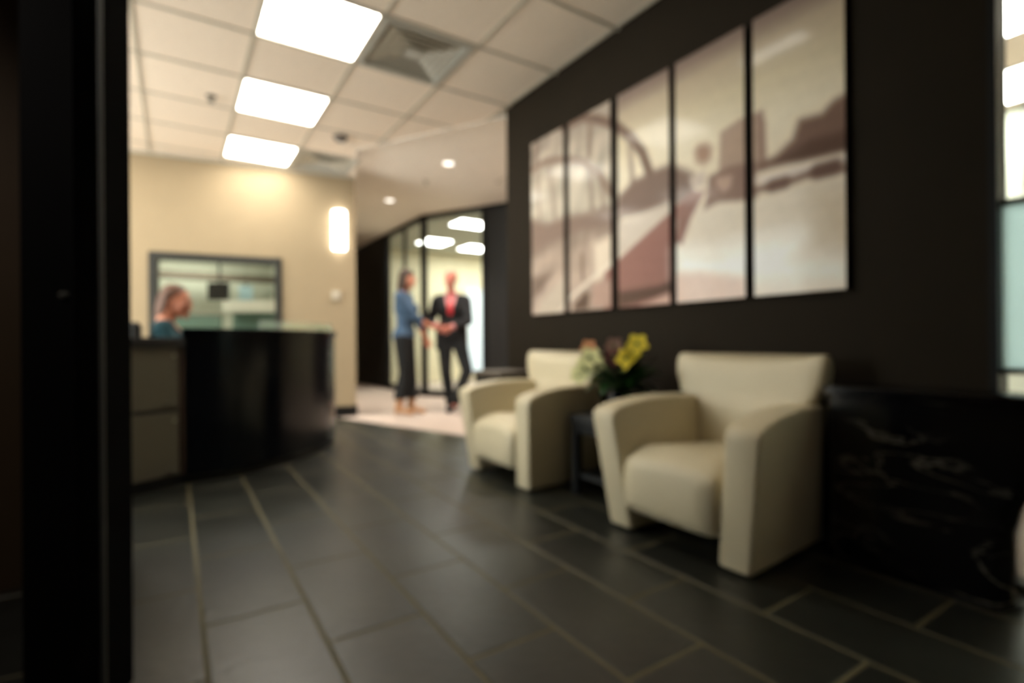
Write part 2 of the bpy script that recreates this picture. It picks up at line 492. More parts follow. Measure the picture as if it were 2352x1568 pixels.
# far right: glazed wall of the neighbouring office, frosted band between two thin rails
w = struct('window_2', box(new(), WALLX + .02, WALLX + .10, -2.0, .64, 2.86, 2.98), M['frame'])
obj('frame_rail', box(new(), WALLX + .02, WALLX + .10, -2.0, .64, 0, .03), M['frame'], w)
obj('frame_rail', box(new(), WALLX + .045, WALLX + .075, -2.0, .62, 1.355, 1.375), M['edge'], w)
obj('frame_rail', box(new(), WALLX + .045, WALLX + .075, -2.0, .62, .755, .775), M['edge'], w)
obj('frame_stile', box(new(), WALLX + .0, WALLX + .11, .616, .64, 0, 2.9), M['black'], w)
obj('pane', box(new(), WALLX + .056, WALLX + .064, -2.0, .62, 1.375, 2.86), M['glass'], w)
obj('frosted_pane', box(new(), WALLX + .056, WALLX + .064, -2.0, .62, .775, 1.355), M['frosted'], w)
obj('pane', box(new(), WALLX + .056, WALLX + .064, -2.0, .62, .03, .755), M['glass'], w)
struct('wall_office_far', box(new(), 6.4, 6.5, -3, 3.52, 0, 2.98), M['green'])
struct('wall_office_end', box(new(), WALLX + .18, 6.4, -3.1, -3, 0, 2.98), M['cream'])
struct('ceiling_office', prism(new(), [(WALLX + .17, -3), (6.5, -3), (6.5, 3.52), (WALLX + .17, 3.52)], 2.98, 3.04), M['ceiltile'])
# trim post in the far office
struct('trim_3', box(new(), 6.34, 6.398, 1.22, 1.42, 2.2, 2.98), M['edge'])

# corridor glazing: straight run along x = 3.5, then turned towards the camera
P0, P1, P2 = (3.5, 12.4), (3.5, 8.1), (4.26, 6.68)
LL = math.hypot(P2[0]-P1[0], P2[1]-P1[1]); AA = math.atan2(P2[1]-P1[1], P2[0]-P1[0])
bm = new()
box(bm, 3.46, 3.54, 8.1, 12.4, 2.93, CORR); box(bm, 3.46, 3.54, 8.1, 12.4, 0, .10)
w = struct('window_3', bm, M['black'])
obj('door_panel', box(new(), 3.475, 3.525, 10.0, 12.4, .10, 2.93), M['blackmatte'], w)
for y in (9.86, 8.09):
    obj('mullion', box(new(), 3.455, 3.545, y - .05, y + .05, 0.0, CORR, .003, 1), M['black'], w)
obj('mullion', box(new(), 3.47, 3.53, 8.92, 8.97, .10, 2.93, .003, 1), M['black'], w)
obj('pane', box(new(), 3.496, 3.504, 8.14, 8.92, .10, 2.93), M['glass'], w)
obj('pane', box(new(), 3.496, 3.504, 8.97, 9.81, .10, 2.93), M['glass'], w)
bm = new()
box(bm, .05, LL, -.04, .04, 2.93, CORR); box(bm, .05, LL, -.04, .04, 0, .10)
w = struct('window_4', bm, M['black'], loc=(P1[0], P1[1], 0), rotz=AA)
obj('mullion', box(new(), 1.16, 1.24, -.045, .045, 0, CORR, .003, 1), M['black'], w)
obj('door_panel', box(new(), 1.24, LL + .02, -.03, .03, .10, 2.93), M['blackmatte'], w)
obj('pane', box(new(), .05, 1.16, -.004, .004, .10, 2.93), M['glass'], w)
struct('wall_corridor_right', box(new(), LL + .02, LL + 1.2, -.05, .05, 0, CORR), M['maroon'], loc=(P1[0], P1[1], 0), rotz=AA)
# glazed office behind it
struct('wall_glazed_office', box(new(), 3.56, 8.4, 11.0, 11.1, 0, 2.96), M['officecream'])
struct('ceiling_glazed_office', prism(new(), [(3.56, 8.2), (4.2, 6.95), (8.4, 6.95), (8.4, 11.05), (3.56, 11.05)], 2.93, 2.99), M['green'])
struct('wall_glazed_side', box(new(), 8.3, 8.4, 3.62, 11, 0, 2.96), M['officecream'])
bm = new()
box(bm, 5.78, 5.86, 10.96, 11.0, .1, 2.2); box(bm, 7.4, 7.48, 10.96, 11.0, .1, 2.2); box(bm, 5.86, 7.4, 10.96, 11.0, 2.12, 2.2); box(bm, 5.86, 7.4, 10.96, 11.0, .1, .18)
w = struct('window_5', bm, M['white'])
obj('pane', box(new(), 5.86, 7.4, 10.975, 10.985, .18, 2.12), M['daylight'], w)
# back office seen through window_1
struct('wall_back_office', box(new(), -3.2, 1.62, 11.2, 11.3, 0, 2.7), M['green'])
struct('wall_back_office_right', box(new(), 1.62, 1.73, 6.60, 11.3, 0, 2.7), M['green'])
struct('wall_back_office_left', box(new(), -3.2, -3.1, 7.25, 11.2, 0, 2.7), M['green'])
struct('ceiling_back_office', prism(new(), [(-3.2, 7.25), (1.72, 6.52), (1.72, 11.3), (-3.2, 11.3)], 2.60, 2.66), M['ceiltile'])
struct('trim_4', box(new(), -3.1, 1.62, 10.6, 10.8, 2.02, 2.14), M['dull'])
# ================================================================== CEILING FIXTURES
def ceiling_light(x, y, label, z=CEIL, m='panel', half=.322):
    t = thing('ceiling_light', label, 'ceiling light', (x, y, z), 0, 'square ceiling light panels')
    bm = new(); h = half; k = h - .018
    for a in ((-h, h, -h, -k), (-h, h, k, h), (-h, -k, -k, k), (k, h, -k, k)):
        box(bm, a[0], a[1], a[2], a[3], -.004, .02)
    obj('frame', bm, M['ceilbar'], t)
    bm = new(); box(bm, -k, k, -k, k, .004, .012)
    obj('diffuser', bm, M[m], t)
    return t
lx = gx[5] + G/2
ceiling_light(lx, gy[10] + G/2, 'square lit ceiling panel right by the cream wall above the reception desk')
ceiling_light(lx, gy[8] + G/2, 'square lit ceiling panel in the middle, between two other lit panels')
ceiling_light(lx, gy[6] + G/2, 'largest lit ceiling panel beside the big four-way air vent')
t = thing('strip_light', 'slim lit ceiling strip above the armchairs, mirrored in the end print', 'ceiling light', (1.36, 2.03, CEIL))
obj('housing', box(new(), -.07, .07, -.24, .24, -.03, .004, .004, 1), M['white'], t)
obj('diffuser', box(new(), -.058, .058, -.225, .225, -.036, -.028, .003, 1), M['panel'], t)

ceiling_light(gx[2] + G/2, gy[10] + G/2, 'added unseen fill panel in the ceiling left of the desk, farthest of the left row')  # unseen panel added as fill from the left side
ceiling_light(3.9, 5.6, 'added corridor ceiling fill panel round the corner, nearest the dark panel', CORR, 'corridorfill')  # this and the next three: unseen, added to bounce light onto the corridor ceiling
ceiling_light(5.4, 5.6, 'added corridor ceiling fill panel round the corner, over the middle', CORR, 'corridorfill')
ceiling_light(4.6, 4.7, 'added corridor ceiling fill panel round the corner of the brown wall, nearer one', CORR, 'corridorfill')
ceiling_light(6.2, 4.9, 'added corridor ceiling fill panel round the corner of the brown wall, farther one', CORR, 'corridorfill')
ceiling_light(gx[2] + G/2, gy[8] + G/2, 'added unseen fill panel in the ceiling left of the desk, hidden by the black door')  # second unseen panel of the added left column

def air_vent(x, y, label):
    t = thing('air_vent', label, 'air vent', (x, y, CEIL), 0, 'four-way ceiling air vents')
    bm = new(); h = .312
    for a in ((-h, h, -h, -h+.03), (-h, h, h-.03, h), (-h, -h+.03, -h+.03, h-.03), (h-.03, h, -h+.03, h-.03)):
        box(bm, a[0], a[1], a[2], a[3], -.006, .01)
    obj('frame', bm, M['vent'], t)
    obj('backing', box(new(), -h+.01, h-.01, -h+.01, h-.01, .088, .092), M['ventdark'], t)
    for k in range(4):                       # four sets of slanted louvres, stepping to the middle
        for r in (.262, .208, .154, .100):
            bm = new()
            loft(bm, [[(-r, -r, -.004), (r, -r, -.004), (r, -r+.004, 0.0), (-r, -r+.004, 0.0)],
                      [(-r+.034, -r+.034, .040), (r-.034, -r+.034, .040), (r-.034, -r+.038, .044), (-r+.034, -r+.038, .044)]])
            o = obj('louvre', bm, M['vent'], t); o.rotation_euler = (0, 0, k*PI/2)
    obj('centre_plate', box(new(), -.062, .062, -.062, .062, .0, .006, .002, 1), M['vent'], t)
    return t
air_vent(gx[6] + G/2, gy[6] + G/2, 'large grey four-way air vent beside the biggest lit ceiling panel')
air_vent(gx[6] + G/2, gy[10] + G/2, 'small-looking far air vent near the cream wall, right of the lit panel')

t = thing('smoke_detector', 'round brownish smoke detector on the ceiling tile near the far air vent', 'smoke detector', (1.38, 5.20, CEIL + .004))
obj('body', lathe(new(), [(.0, .0), (.062, 0), (.06, -.02), (.046, -.042), (.0, -.044)][::-1]), M['detector'], t, smooth=True)
obj('base_ring', lathe(new(), [(.072, -.006), (.072, 0)]), M['detector'], t, smooth=True)
t = thing('sprinkler', 'small dark ceiling sprinkler head left of the lit panels', 'sprinkler', (.265, 4.903, CEIL + .004))
obj('escutcheon', lathe(new(), [(.0, -.008), (.034, -.006), (.04, 0), (0, 0)]), M['detector'], t, smooth=True)
obj('head', lathe(new(), [(.026, -.045), (.028, -.042), (.01, -.04), (.012, -.006)]), M['edge'], t, smooth=True)
t = thing('sprinkler', 'small pale sprinkler between the two downlights of the corridor ceiling', 'sprinkler', (2.776, 6.34, CORR))
obj('escutcheon', lathe(new(), [(.0, -.008), (.034, -.006), (.04, 0), (0, 0)]), M['ceilbar'], t, smooth=True)
obj('head', lathe(new(), [(.026, -.045), (.028, -.042), (.01, -.04), (.012, -.006)]), M['ceilbar'], t, smooth=True)

def downlight(x, y, label, z=CORR, power=DOWN):
    t = thing('downlight', label, 'downlight', (x, y, z), 0, 'round downlights in the corridor ceiling')
    bm = new()
    loft(bm, [[(r*math.cos(2*PI*i/24), r*math.sin(2*PI*i/24), zz) for i in range(24)] for r, zz in ((.062, -.001), (.066, -.006), (.082, -.006), (.088, -.0005))], cap=False)
    obj('trim_ring', bm, M['white'], t, smooth=True)
    obj('lens', lathe(new(), [(.0, -.003), (.062, -.003), (.062, -.0015), (0, -.0015)]), M['downlens'], t)
    l = bpy.data.lights.new('downlight_beam', 'SPOT'); l.energy = power; l.spot_size = math.radians(120); l.spot_blend = .6
    l.color = (1, .90, .80); l.shadow_soft_size = .06
    lo = bpy.data.objects.new('downlight_beam', l); C.objects.link(lo); lo.parent = t; lo.location = (0, 0, -.03)
downlight(2.735, 5.585, 'lit round downlight nearest the brown wall, in the corridor ceiling')
downlight(2.70, 7.492, 'lit round downlight farther back, above the glazed partition')
downlight(-1.5, 1.7, 'added dim fill downlight of the entry, behind the black jamb', CEIL, 14)  # unseen, added to brighten the brown entry wall
downlight(.8, -.3, 'added dim fill downlight of the entry, by the rear wall opposite the prints', CEIL, 3)  # unseen lamp added behind the camera as weak fill
downlight(3.6, 4.5, 'added corridor fill downlight hidden behind the brown wall', power=DOWN)  # unseen, added for more light in the corridor

# lit panels of the rooms behind glass
def office_light(x, y, label, z, sx=.6, sy=.6):
    t = thing('ceiling_light', label, 'ceiling light', (x, y, z), 0, 'ceiling lights in the rooms behind glass')
    bm = new(); h, g = sx/2, sy/2
    for a in ((-h, h, -g, -g+.02), (-h, h, g-.02, g), (-h, -h+.02, -g+.02, g-.02), (h-.02, h, -g+.02, g-.02)):
        box(bm, a[0], a[1], a[2], a[3], -.012, 0)
    obj('frame', bm, M['white'], t)
    obj('diffuser', box(new(), -h+.02, h-.02, -g+.02, g-.02, -.010, -.002), M['officepanel'], t)
office_light(4.35, 7.95, 'lit ceiling panel in the glazed office, nearest the glass', 2.93, .7, .5)
office_light(4.45, 9.75, 'lit ceiling panel in the glazed office, left of the others', 2.93, .6, .6)
office_light(5.55, 9.95, 'lit ceiling panel in the glazed office, above the man', 2.93, .7, .6)
office_light(4.55, 1.05, 'long lit ceiling panel behind the glass at the far right, nearer one', 2.98, .62, 1.2)
office_light(5.85, 1.40, 'long lit ceiling panel behind the glass at the far right, farther one', 2.98, .8, 1.2)
office_light(.2, 10.2, 'added unseen ceiling fill panel over the cubicle, behind the interior window', 2.60, 1.2, .6)  # out of sight, added to brighten the back office
office_light(-.7, 8.4, 'lit ceiling panel of the room behind the interior window, nearer the glass', 2.60, .6, 1.2)
office_light(-1.9, 9.6, 'added unseen ceiling fill panel of the room behind the interior window, far left', 2.60, .6, 1.2)  # another unseen panel added for the back office's brightness
office_light(6.9, 8.3, 'added ceiling fill panel in the glazed office, hidden by the brown wall', 2.93, .6, 1.2)  # out of view, added to brighten the glazed office
office_light(7.1, 10.0, 'added unseen ceiling fill panel in the glazed office, far right corner', 2.93, .6, 1.2)  # second panel added out of view for the glazed office

# ================================================================== WALL PRINTS
MURAL=[
  ((128,108,96),0.02,'line',0.05,[(3.45,2.25),(3.23,2.27),(3.01,2.22),(2.8,2.14),(2.62,2.0),(2.51,1.84)]) ,
  ((112,92,82),0.015,'line',0.06,[(3.01,2.45),(2.79,2.45),(2.62,2.37),(2.47,2.28),(2.34,2.16),(2.24,2.03),(2.18,1.88)]) ,
  ((128,110,98),0.02,'line',0.035,[(2.72,2.39),(2.72,2.16)]) ,
  ((128,110,98),0.02,'line',0.03,[(2.72,2.05),(2.7,1.79)]) ,
  ((140,122,110),0.02,'line',0.03,[(2.35,2.15),(2.32,1.84)]) ,
  ((120,104,94),0.03,'line',0.06,[(3.34,2.48),(3.36,2.31)]) ,
  ((140,122,110),0.02,'line',0.03,[(3.18,2.23),(3.12,1.82)]) ,
  ((140,122,110),0.02,'line',0.03,[(3.34,2.21),(3.31,1.86)]) ,
  ((135,116,104),0.02,'line',0.03,[(2.61,1.99),(2.59,1.77)]) ,
  ((128,108,98),0.035,'poly',0,[(3.45,1.88),(3.22,1.79),(3.02,1.8),(2.8,1.78),(2.44,1.76),(2.44,1.61),(2.82,1.65),(3.02,1.63),(3.22,1.62),(3.46,1.57)]) ,
  ((124,104,95),0.025,'poly',0,[(2.45,1.81),(2.32,1.88),(2.22,1.89),(2.12,1.9),(2.02,1.9),(1.87,1.8),(1.87,1.67),(2.03,1.65),(2.18,1.65),(2.45,1.68)]) ,
  ((206,193,180),0.02,'poly',0,[(2.45,1.64),(2.29,1.66),(2.03,1.69),(2.03,1.62),(2.29,1.47),(2.45,1.4)]) ,
  ((222,205,186),0.03,'poly',0,[(2.69,1.55),(2.51,1.58),(2.52,1.34),(2.68,1.28)]) ,
  ((146,106,98),0.012,'poly',0,[(2.58,1.34),(2.04,1.62),(1.87,1.71),(1.87,1.42),(2.03,1.29),(1.88,1.03),(2.59,1.07)]) ,
  ((92,72,64),0.02,'poly',0,[(2.45,1.2),(2.12,1.21),(1.99,1.24),(1.99,1.17),(2.22,1.13),(2.45,1.1)]) ,
  ((200,165,152),0.02,'poly',0,[(2.26,1.1),(2.03,1.16),(2.03,1.08)]) ,
  ((128,108,96),0.015,'line',0.03,[(2.81,1.49),(2.8,1.32)]) ,
  ((224,212,196),0.012,'line',0.025,[(3.08,1.11),(2.9,1.22),(2.77,1.28),(2.56,1.38),(2.46,1.43)]) ,
  ((96,78,68),0.02,'poly',0,[(2.9,1.15),(2.78,1.23),(2.73,1.2),(2.75,1.11),(2.9,1.1)]) ,
  ((172,142,130),0.02,'poly',0,[(2.7,1.28),(2.52,1.29),(2.52,1.11),(2.71,1.12)]) ,
  ((118,100,90),0.03,'poly',0,[(3.42,1.39),(3.15,1.41),(3.27,1.29),(3.42,1.22)]) ,
  ((186,172,156),0.03,'poly',0,[(3.3,1.2),(3.02,1.35),(3.0,1.18),(3.1,1.09),(3.36,1.1)]) ,
  ((226,214,198),0.02,'poly',0,[(2.01,1.54),(1.92,1.62),(1.76,1.61),(1.56,1.58),(1.5,1.58),(1.28,1.59),(1.08,1.59),(1.08,1.08),(1.52,1.08),(2.01,1.09)]) ,
  ((253,250,244),0.09,'poly',0,[(1.99,1.39),(1.76,1.33),(1.56,1.37),(1.28,1.35),(1.32,1.25),(1.09,1.22),(1.09,1.14),(1.52,1.16),(1.99,1.27)]) ,
  ((222,194,180),0.03,'poly',0,[(2.01,1.26),(1.82,1.25),(1.56,1.19),(1.56,1.08),(2.01,1.09)]) ,
  ((205,188,166),0.08,'poly',0,[(1.22,1.53),(1.08,1.51),(1.08,1.29),(1.18,1.34)]) ,
  ((168,138,120),0.02,'poly',0,[(1.86,1.92),(1.84,1.95),(1.78,1.94),(1.75,1.9),(1.76,1.85),(1.8,1.83),(1.85,1.86)]) ,
  ((174,150,134),0.01,'poly',0,[(1.7,1.97),(1.59,2.0),(1.5,2.0),(1.45,1.94),(1.45,1.71),(1.71,1.77)]) ,
  ((150,124,112),0.015,'line',0.04,[(1.48,1.98),(1.47,1.74)]) ,
  ((116,92,82),0.02,'poly',0,[(1.51,1.74),(1.4,1.76),(1.32,1.81),(1.29,1.89),(1.19,1.88),(1.14,1.92),(1.08,1.93),(1.08,1.69),(1.28,1.7),(1.51,1.71)]) ,
  ((90,70,62),0.02,'poly',0,[(1.4,1.73),(1.24,1.78),(1.08,1.77),(1.08,1.69),(1.28,1.7)]) ,
  ((138,112,102),0.015,'poly',0,[(1.77,1.76),(1.66,1.78),(1.5,1.76),(1.5,1.58),(1.61,1.59),(1.71,1.61),(1.8,1.59),(1.78,1.68)]) ,
  ((182,154,140),0.012,'poly',0,[(1.73,1.74),(1.63,1.73),(1.64,1.67),(1.68,1.65),(1.72,1.69)]) ,
  ((220,208,200),0.015,'poly',0,[(1.5,1.68),(1.32,1.68),(1.08,1.67),(1.08,1.64),(1.22,1.62),(1.38,1.63),(1.5,1.65)]) ,
  ((130,106,96),0.015,'line',0.035,[(1.51,1.62),(1.4,1.62),(1.32,1.62),(1.24,1.63),(1.08,1.61)]) ,
  ((110,86,78),0.015,'line',0.06,[(1.42,1.62),(1.36,1.62)]) ,
  ((104,82,74),0.015,'line',0.07,[(1.21,1.63),(1.14,1.63)]) ,
  ((204,188,176),0.015,'poly',0,[(1.9,1.78),(1.8,1.8),(1.79,1.72),(1.87,1.72)]) ,
  ((140,106,98),0.015,'poly',0,[(1.98,1.58),(1.9,1.7),(1.79,1.69),(1.84,1.63),(1.89,1.56),(1.95,1.43),(2.0,1.44)]) ,
]

def soft(d, s): return np.clip(0.5 - d / (2*s), 0, 1)
def seg_dist(P, a, b):
    a = np.array(a); b = np.array(b); ab = b - a
    t = np.clip(((P - a) @ ab) / max(ab @ ab, 1e-9), 0, 1)
    return np.linalg.norm(P - (a + t[:, None]*ab), axis=1)
def poly_sd(P, pts):
    d = np.full(len(P), 1e9); inside = np.zeros(len(P), bool)
    n = len(pts)
    for i in range(n):
        a, b = pts[i], pts[(i+1) % n]
        d = np.minimum(d, seg_dist(P, a, b))
        with np.errstate(divide='ignore', invalid='ignore'):
            cond = ((a[1] > P[:, 1]) != (b[1] > P[:, 1])) & (P[:, 0] < (b[0]-a[0])*(P[:, 1]-a[1])/((b[1]-a[1]) or 1e-9) + a[0])
        inside ^= cond
    return np.where(inside, -d, d)
def mottled(P, s, seed):
    r = np.random.RandomState(seed); v = np.zeros(len(P))
    for k in range(10):
        a = r.uniform(0, 2*PI); f = s*r.uniform(.6, 2.2)
        v += np.sin((P[:, 0]*math.cos(a) + P[:, 1]*math.sin(a))*f + r.uniform(0, 6.28))
    return v / 10
def picture(P):
    """sepia riverside view with an arched bridge; P = (metres along the wall, height)"""
    u, z = P[:, 0], P[:, 1]
    sky = np.stack([np.interp(z, [1.7, 1.95, 2.15, 2.32, 2.42, 2.48], c) for c in
                    ([228, 232, 206, 178, 132, 108], [214, 220, 192, 162, 114, 92], [192, 196, 164, 140, 104, 86])], 1)
    left = np.stack([np.interp(z, [1.1, 1.35, 1.6, 1.8, 2.1, 2.46], c) for c in
                     ([168, 176, 150, 186, 182, 150], [148, 156, 132, 176, 170, 136], [136, 142, 120, 160, 154, 124])], 1)
    k = np.clip((u - 2.42)/.10, 0, 1)[:, None]
    col = sky*(1-k) + left*k
    col = col * (1 + mottled(P, 26, 3)[:, None]*.22*k)
    haze = np.clip((u - 1.05)/.3, 0, 1) * np.clip((z - 2.2)/.2, 0, 1)
    for c, s, kind, w, pts in MURAL:
        d = poly_sd(P, pts) if kind == 'poly' else np.min([seg_dist(P, a, b) for a, b in zip(pts, pts[1:])], axis=0) - w/2
        a = soft(d, s)[:, None]
        col = col*(1-a) + np.array(c)*a
    col = col * (1 + mottled(P, 60, 5)[:, None]*.03)
    col = 255*(np.clip(col*1.06, 0, 252)/255)**.92
    return np.clip(col, 0, 255)
def wall_print(y0, y1, z0, z1, label):
    t = thing('wall_print', label, 'picture', (WALLX, (y0+y1)/2, z0), 0, 'row of tall sepia prints on the brown wall')
    W, Hh = y1-y0, z1-z0
    bm = new(); box(bm, -.026, -.0005, -W/2, W/2, 0, Hh, .002, 1)
    obj('mount', bm, M['black'], t)
    nu, nz = 56, 180
    ys = np.linspace(-W/2+.002, W/2-.002, nu); zs = np.linspace(.002, Hh-.002, nz)
    Y, Z = np.meshgrid(ys, zs)
    verts = [(-.0275, float(a), float(b)) for a, b in zip(Y.ravel(), Z.ravel())]
    faces = [(i*nu+j, i*nu+j+1, (i+1)*nu+j+1, (i+1)*nu+j)[::-1] for i in range(nz-1) for j in range(nu-1)]
    me = bpy.data.meshes.new('print_face'); me.from_pydata(verts, [], faces)
    col = picture(np.stack([Y.ravel() + (y0+y1)/2, Z.ravel() + z0], 1)) / 255
    colL = np.where(col <= .04045, col/12.92, ((col+.055)/1.055)**2.4)
    at = me.color_attributes.new('Print', 'FLOAT_COLOR', 'POINT')
    at.data.foreach_set('color', np.concatenate([colL, np.ones((len(colL), 1))], 1).astype(np.float32).ravel())
    me.materials.append(M['print'])
    o = bpy.data.objects.new('print_face', me); C.objects.link(o); o.parent = t
for (a, b), l in zip(((1.094, 1.516), (1.562, 1.990), (2.036, 2.452), (2.518, 2.950), (3.008, 3.420)),
        ('sepia print showing dark buildings over a wide bright river, nearest the glass',
         'sepia print with a round tree and a tower block above bright water',
         'sepia print with a diagonal reddish ramp under a bridge arch end',
         'sepia print with crossing bridge arches and a pale handrail',
         'sepia print of mottled bridge struts, at the corridor end of the row')):
    wall_print(a, b, 1.097, 2.462, l)

# ================================================================== ARMCHAIRS
def armchair_arm(s):
    prof = [(-.296, .012), (-.345, .52), (-.338, .552), (-.29, .575), (-.20, .594), (-.10, .606), (.02, .612), (.16, .610), (.27, .604), (.285, .02)]
    bm = new()
    def yo(x, z, inner):
        k = (x + .34)/.63
        o = .366 + (.328 - .366)*k + (.078 + (.03 - .075)*k)*(z/.6)
        return s*(o - (.138 if inner else 0) - (0.012*z if inner else 0))
    # subdivide the profile so that the long edges can bend
    A = [bm.verts.new((x, yo(x, z, False), z)) for x, z in prof]
    B = [bm.verts.new((x, yo(x, z, True), z)) for x, z in prof]
    bm.faces.new(A); bm.faces.new(B[::-1])
    n = len(prof)
    for i in range(n): bm.faces.new((A[i], B[i], B[(i+1) % n], A[(i+1) % n]))
    bmesh.ops.recalc_face_normals(bm, faces=bm.faces)
    es = [e for e in bm.edges if len(e.link_faces) == 2 and e.calc_face_angle(0) > math.radians(35)]
    bmesh.ops.bevel(bm, geom=es, offset=.017, segments=4, profile=.5, affect='EDGES')
    return bm
def armchair_seat():
    bm = new(); rings = []
    n = 28
    for k, x in enumerate(np.linspace(-.30, .22, 16)):
        f = (x + .30)/.52
        hw = .243 - .014*f
        front = max(0, 1 - f*5)                     # rolls over at the front
        top = .405 - .045*front**2 - .035*f
        bot = .095 + .02*front
        ring = []
        for i in range(n):
            a = 2*PI*i/n
            ca, sa = math.cos(a), math.sin(a)
            ex = .25
            y = hw*math.copysign(abs(ca)**ex, ca)
            zz = (top+bot)/2 + (top-bot)/2*math.copysign(abs(sa)**ex, sa)
            if sa > 0: zz += .022*(1 - (y/hw)**2)*(1 - front*.5)
            xx = x - (.018*(1 - ((zz - (top+bot)/2)/((top-bot)/2 + .03))**2) if k == 0 else 0)
            ring.append((xx, y, zz))
        rings.append(ring)
    r0 = [(p[0]-.018, p[1]*.94, (p[2]-.24)*.92+.24) for p in rings[0]]
    r00 = [(p[0]-.024, p[1]*.6, (p[2]-.24)*.6+.24) for p in rings[0]]
    return loft(bm, [r00, r0] + rings)
def armchair_back():
    bm = new(); rings = []
    zs = [.10, .30, .45, .56, .59, .62, .66, .70, .74, .77, .785, .795, .802, .806]
    n = 80
    for z in zs:
        k = (z - .10)/.706
        e = max(0.0, (z - .745)/.061)
        hw = np.interp(z, [.10, .56, .62, .70, .80], [.238, .258, .350, .378, .388]) - .016*e**2
        xf = np.interp(z, [.10, .40, .80], [.165, .155, .19]) + .022*e**2
        xb = np.interp(z, [.10, .80], [.285, .312]) - .022*e**2
        ring = []
        for i in range(n):
            a = 2*PI*i/n
            ca, sa = math.cos(a), math.sin(a)
            y = hw*math.copysign(abs(ca)**.28, ca)
            x = (xf+xb)/2 + (xb-xf)/2*math.copysign(abs(sa)**.45, sa)
            if sa < 0: x += .028*(1 - (y/hw)**2) if z > .6 else .012*(1-(y/hw)**2)
            zz = z + .010 - .034*(1 - (y/.38)**2)*k
            ring.append((x, y, zz))
        rings.append(ring)
    top = rings[-1]
    cx = sum(p[0] for p in top)/n
    rings.append([((p[0]-cx)*.55+cx, p[1]*.95, p[2]+.004) for p in top])
    return loft(bm, rings)
def make_armchair(label, loc):
    t = thing('armchair', label, 'armchair', loc, 0, 'cream leather armchairs along the brown wall')
    obj('arm', armchair_arm(1), M['leather'], t, smooth=True)
    obj('arm', armchair_arm(-1), M['leather'], t, smooth=True)
    obj('seat', armchair_seat(), M['leather'], t, smooth=True, angle=60)
    obj('backrest', armchair_back(), M['leather'], t, smooth=True, angle=60)
    for x in (-.24, .24):
        for s in (-1, 1):
            f = obj('foot', lathe(new(), [(.02, 0), (.022, .004), (.018, .03)], 12), M['black'], t, smooth=True)
            f.location = (x, s*.27, 0)
            f['label'] = 'small black foot under the arm'
    return t
a1 = make_armchair('cream leather armchair nearest the camera, beside the black marble block', (2.05, 1.492, 0))
a2 = a1.copy(); C.objects.link(a2); a2.location = (2.02, 2.86, 0)
a2['label'] = 'cream leather armchair nearer the corridor, partly behind the flowers'
for ch in list(a1.children):
    c = ch.copy(); C.objects.link(c); c.parent = a2

# ------------------------------------------------------------------ low tables
def low_table(label, loc, sx, sy, h, m, m2):
    t = thing('end_table', label, 'table', loc)
    obj('tabletop', box(new(), -sx/2, sx/2, -sy/2, sy/2, h-.04, h, .004, 2), m, t)
    for a in (-1, 1):
        for b in (-1, 1):
            obj('leg', box(new(), a*(sx/2-.03)-.022, a*(sx/2-.03)+.022, b*(sy/2-.03)-.022, b*(sy/2-.03)+.022, 0, h-.04, .002, 1), m2, t)
    obj('shelf', box(new(), -sx/2+.03, sx/2-.03, -sy/2+.03, sy/2-.03, .10, .125, .002, 1), m, t)
    obj('apron', box(new(), -sx/2+.012, sx/2-.012, -sy/2+.012, sy/2-.012, h-.10, h-.04), m2, t)
    return t
low_table('low black end table between the two cream armchairs', (2.16, 2.175, 0), .46, .40, .46, M['blackmatte'], M['black'])
low_table('dull grey side table in the wall corner behind the farther armchair', (2.22, 3.55, 0), .34, .40, .655, M['dull'], M['black'])

# ------------------------------------------------------------------ flowers
vz = .46
t = thing('flower_arrangement', 'mixed yellow and pale flowers with green leaves in a dark vase', 'flowers', (2.12, 2.17, vz))
obj('vase', lathe(new(), [(.045, 0), (.055, .01), (.066, .06), (.060, .11), (.046, .135), (.050, .145), (.044, .146), (.038, .13)], 24), M['blackgloss'], t, smooth=True)
def blade(bm, base, d, length, width, droop, n=8):
    d = Vector(d).normalized(); side = d.cross(Vector((0, 0, 1)))
    side = side.normalized() if side.length > 1e-3 else Vector((1, 0, 0))
    p = Vector(base); rows = []
    for i in range(n+1):
        f = i/n
        w = width*math.sin(PI*min(1, .12 + .88*f))**.8 * .5
        nrm = side.cross(d).normalized()
        rows.append([p - side*w + nrm*w*.25, p - nrm*.001, p + side*w + nrm*w*.25, p + nrm*.0015])
        d = (d + Vector((0, 0, -droop/n))).normalized()
        p = p + d*(length/n)
    return loft(bm, rows)
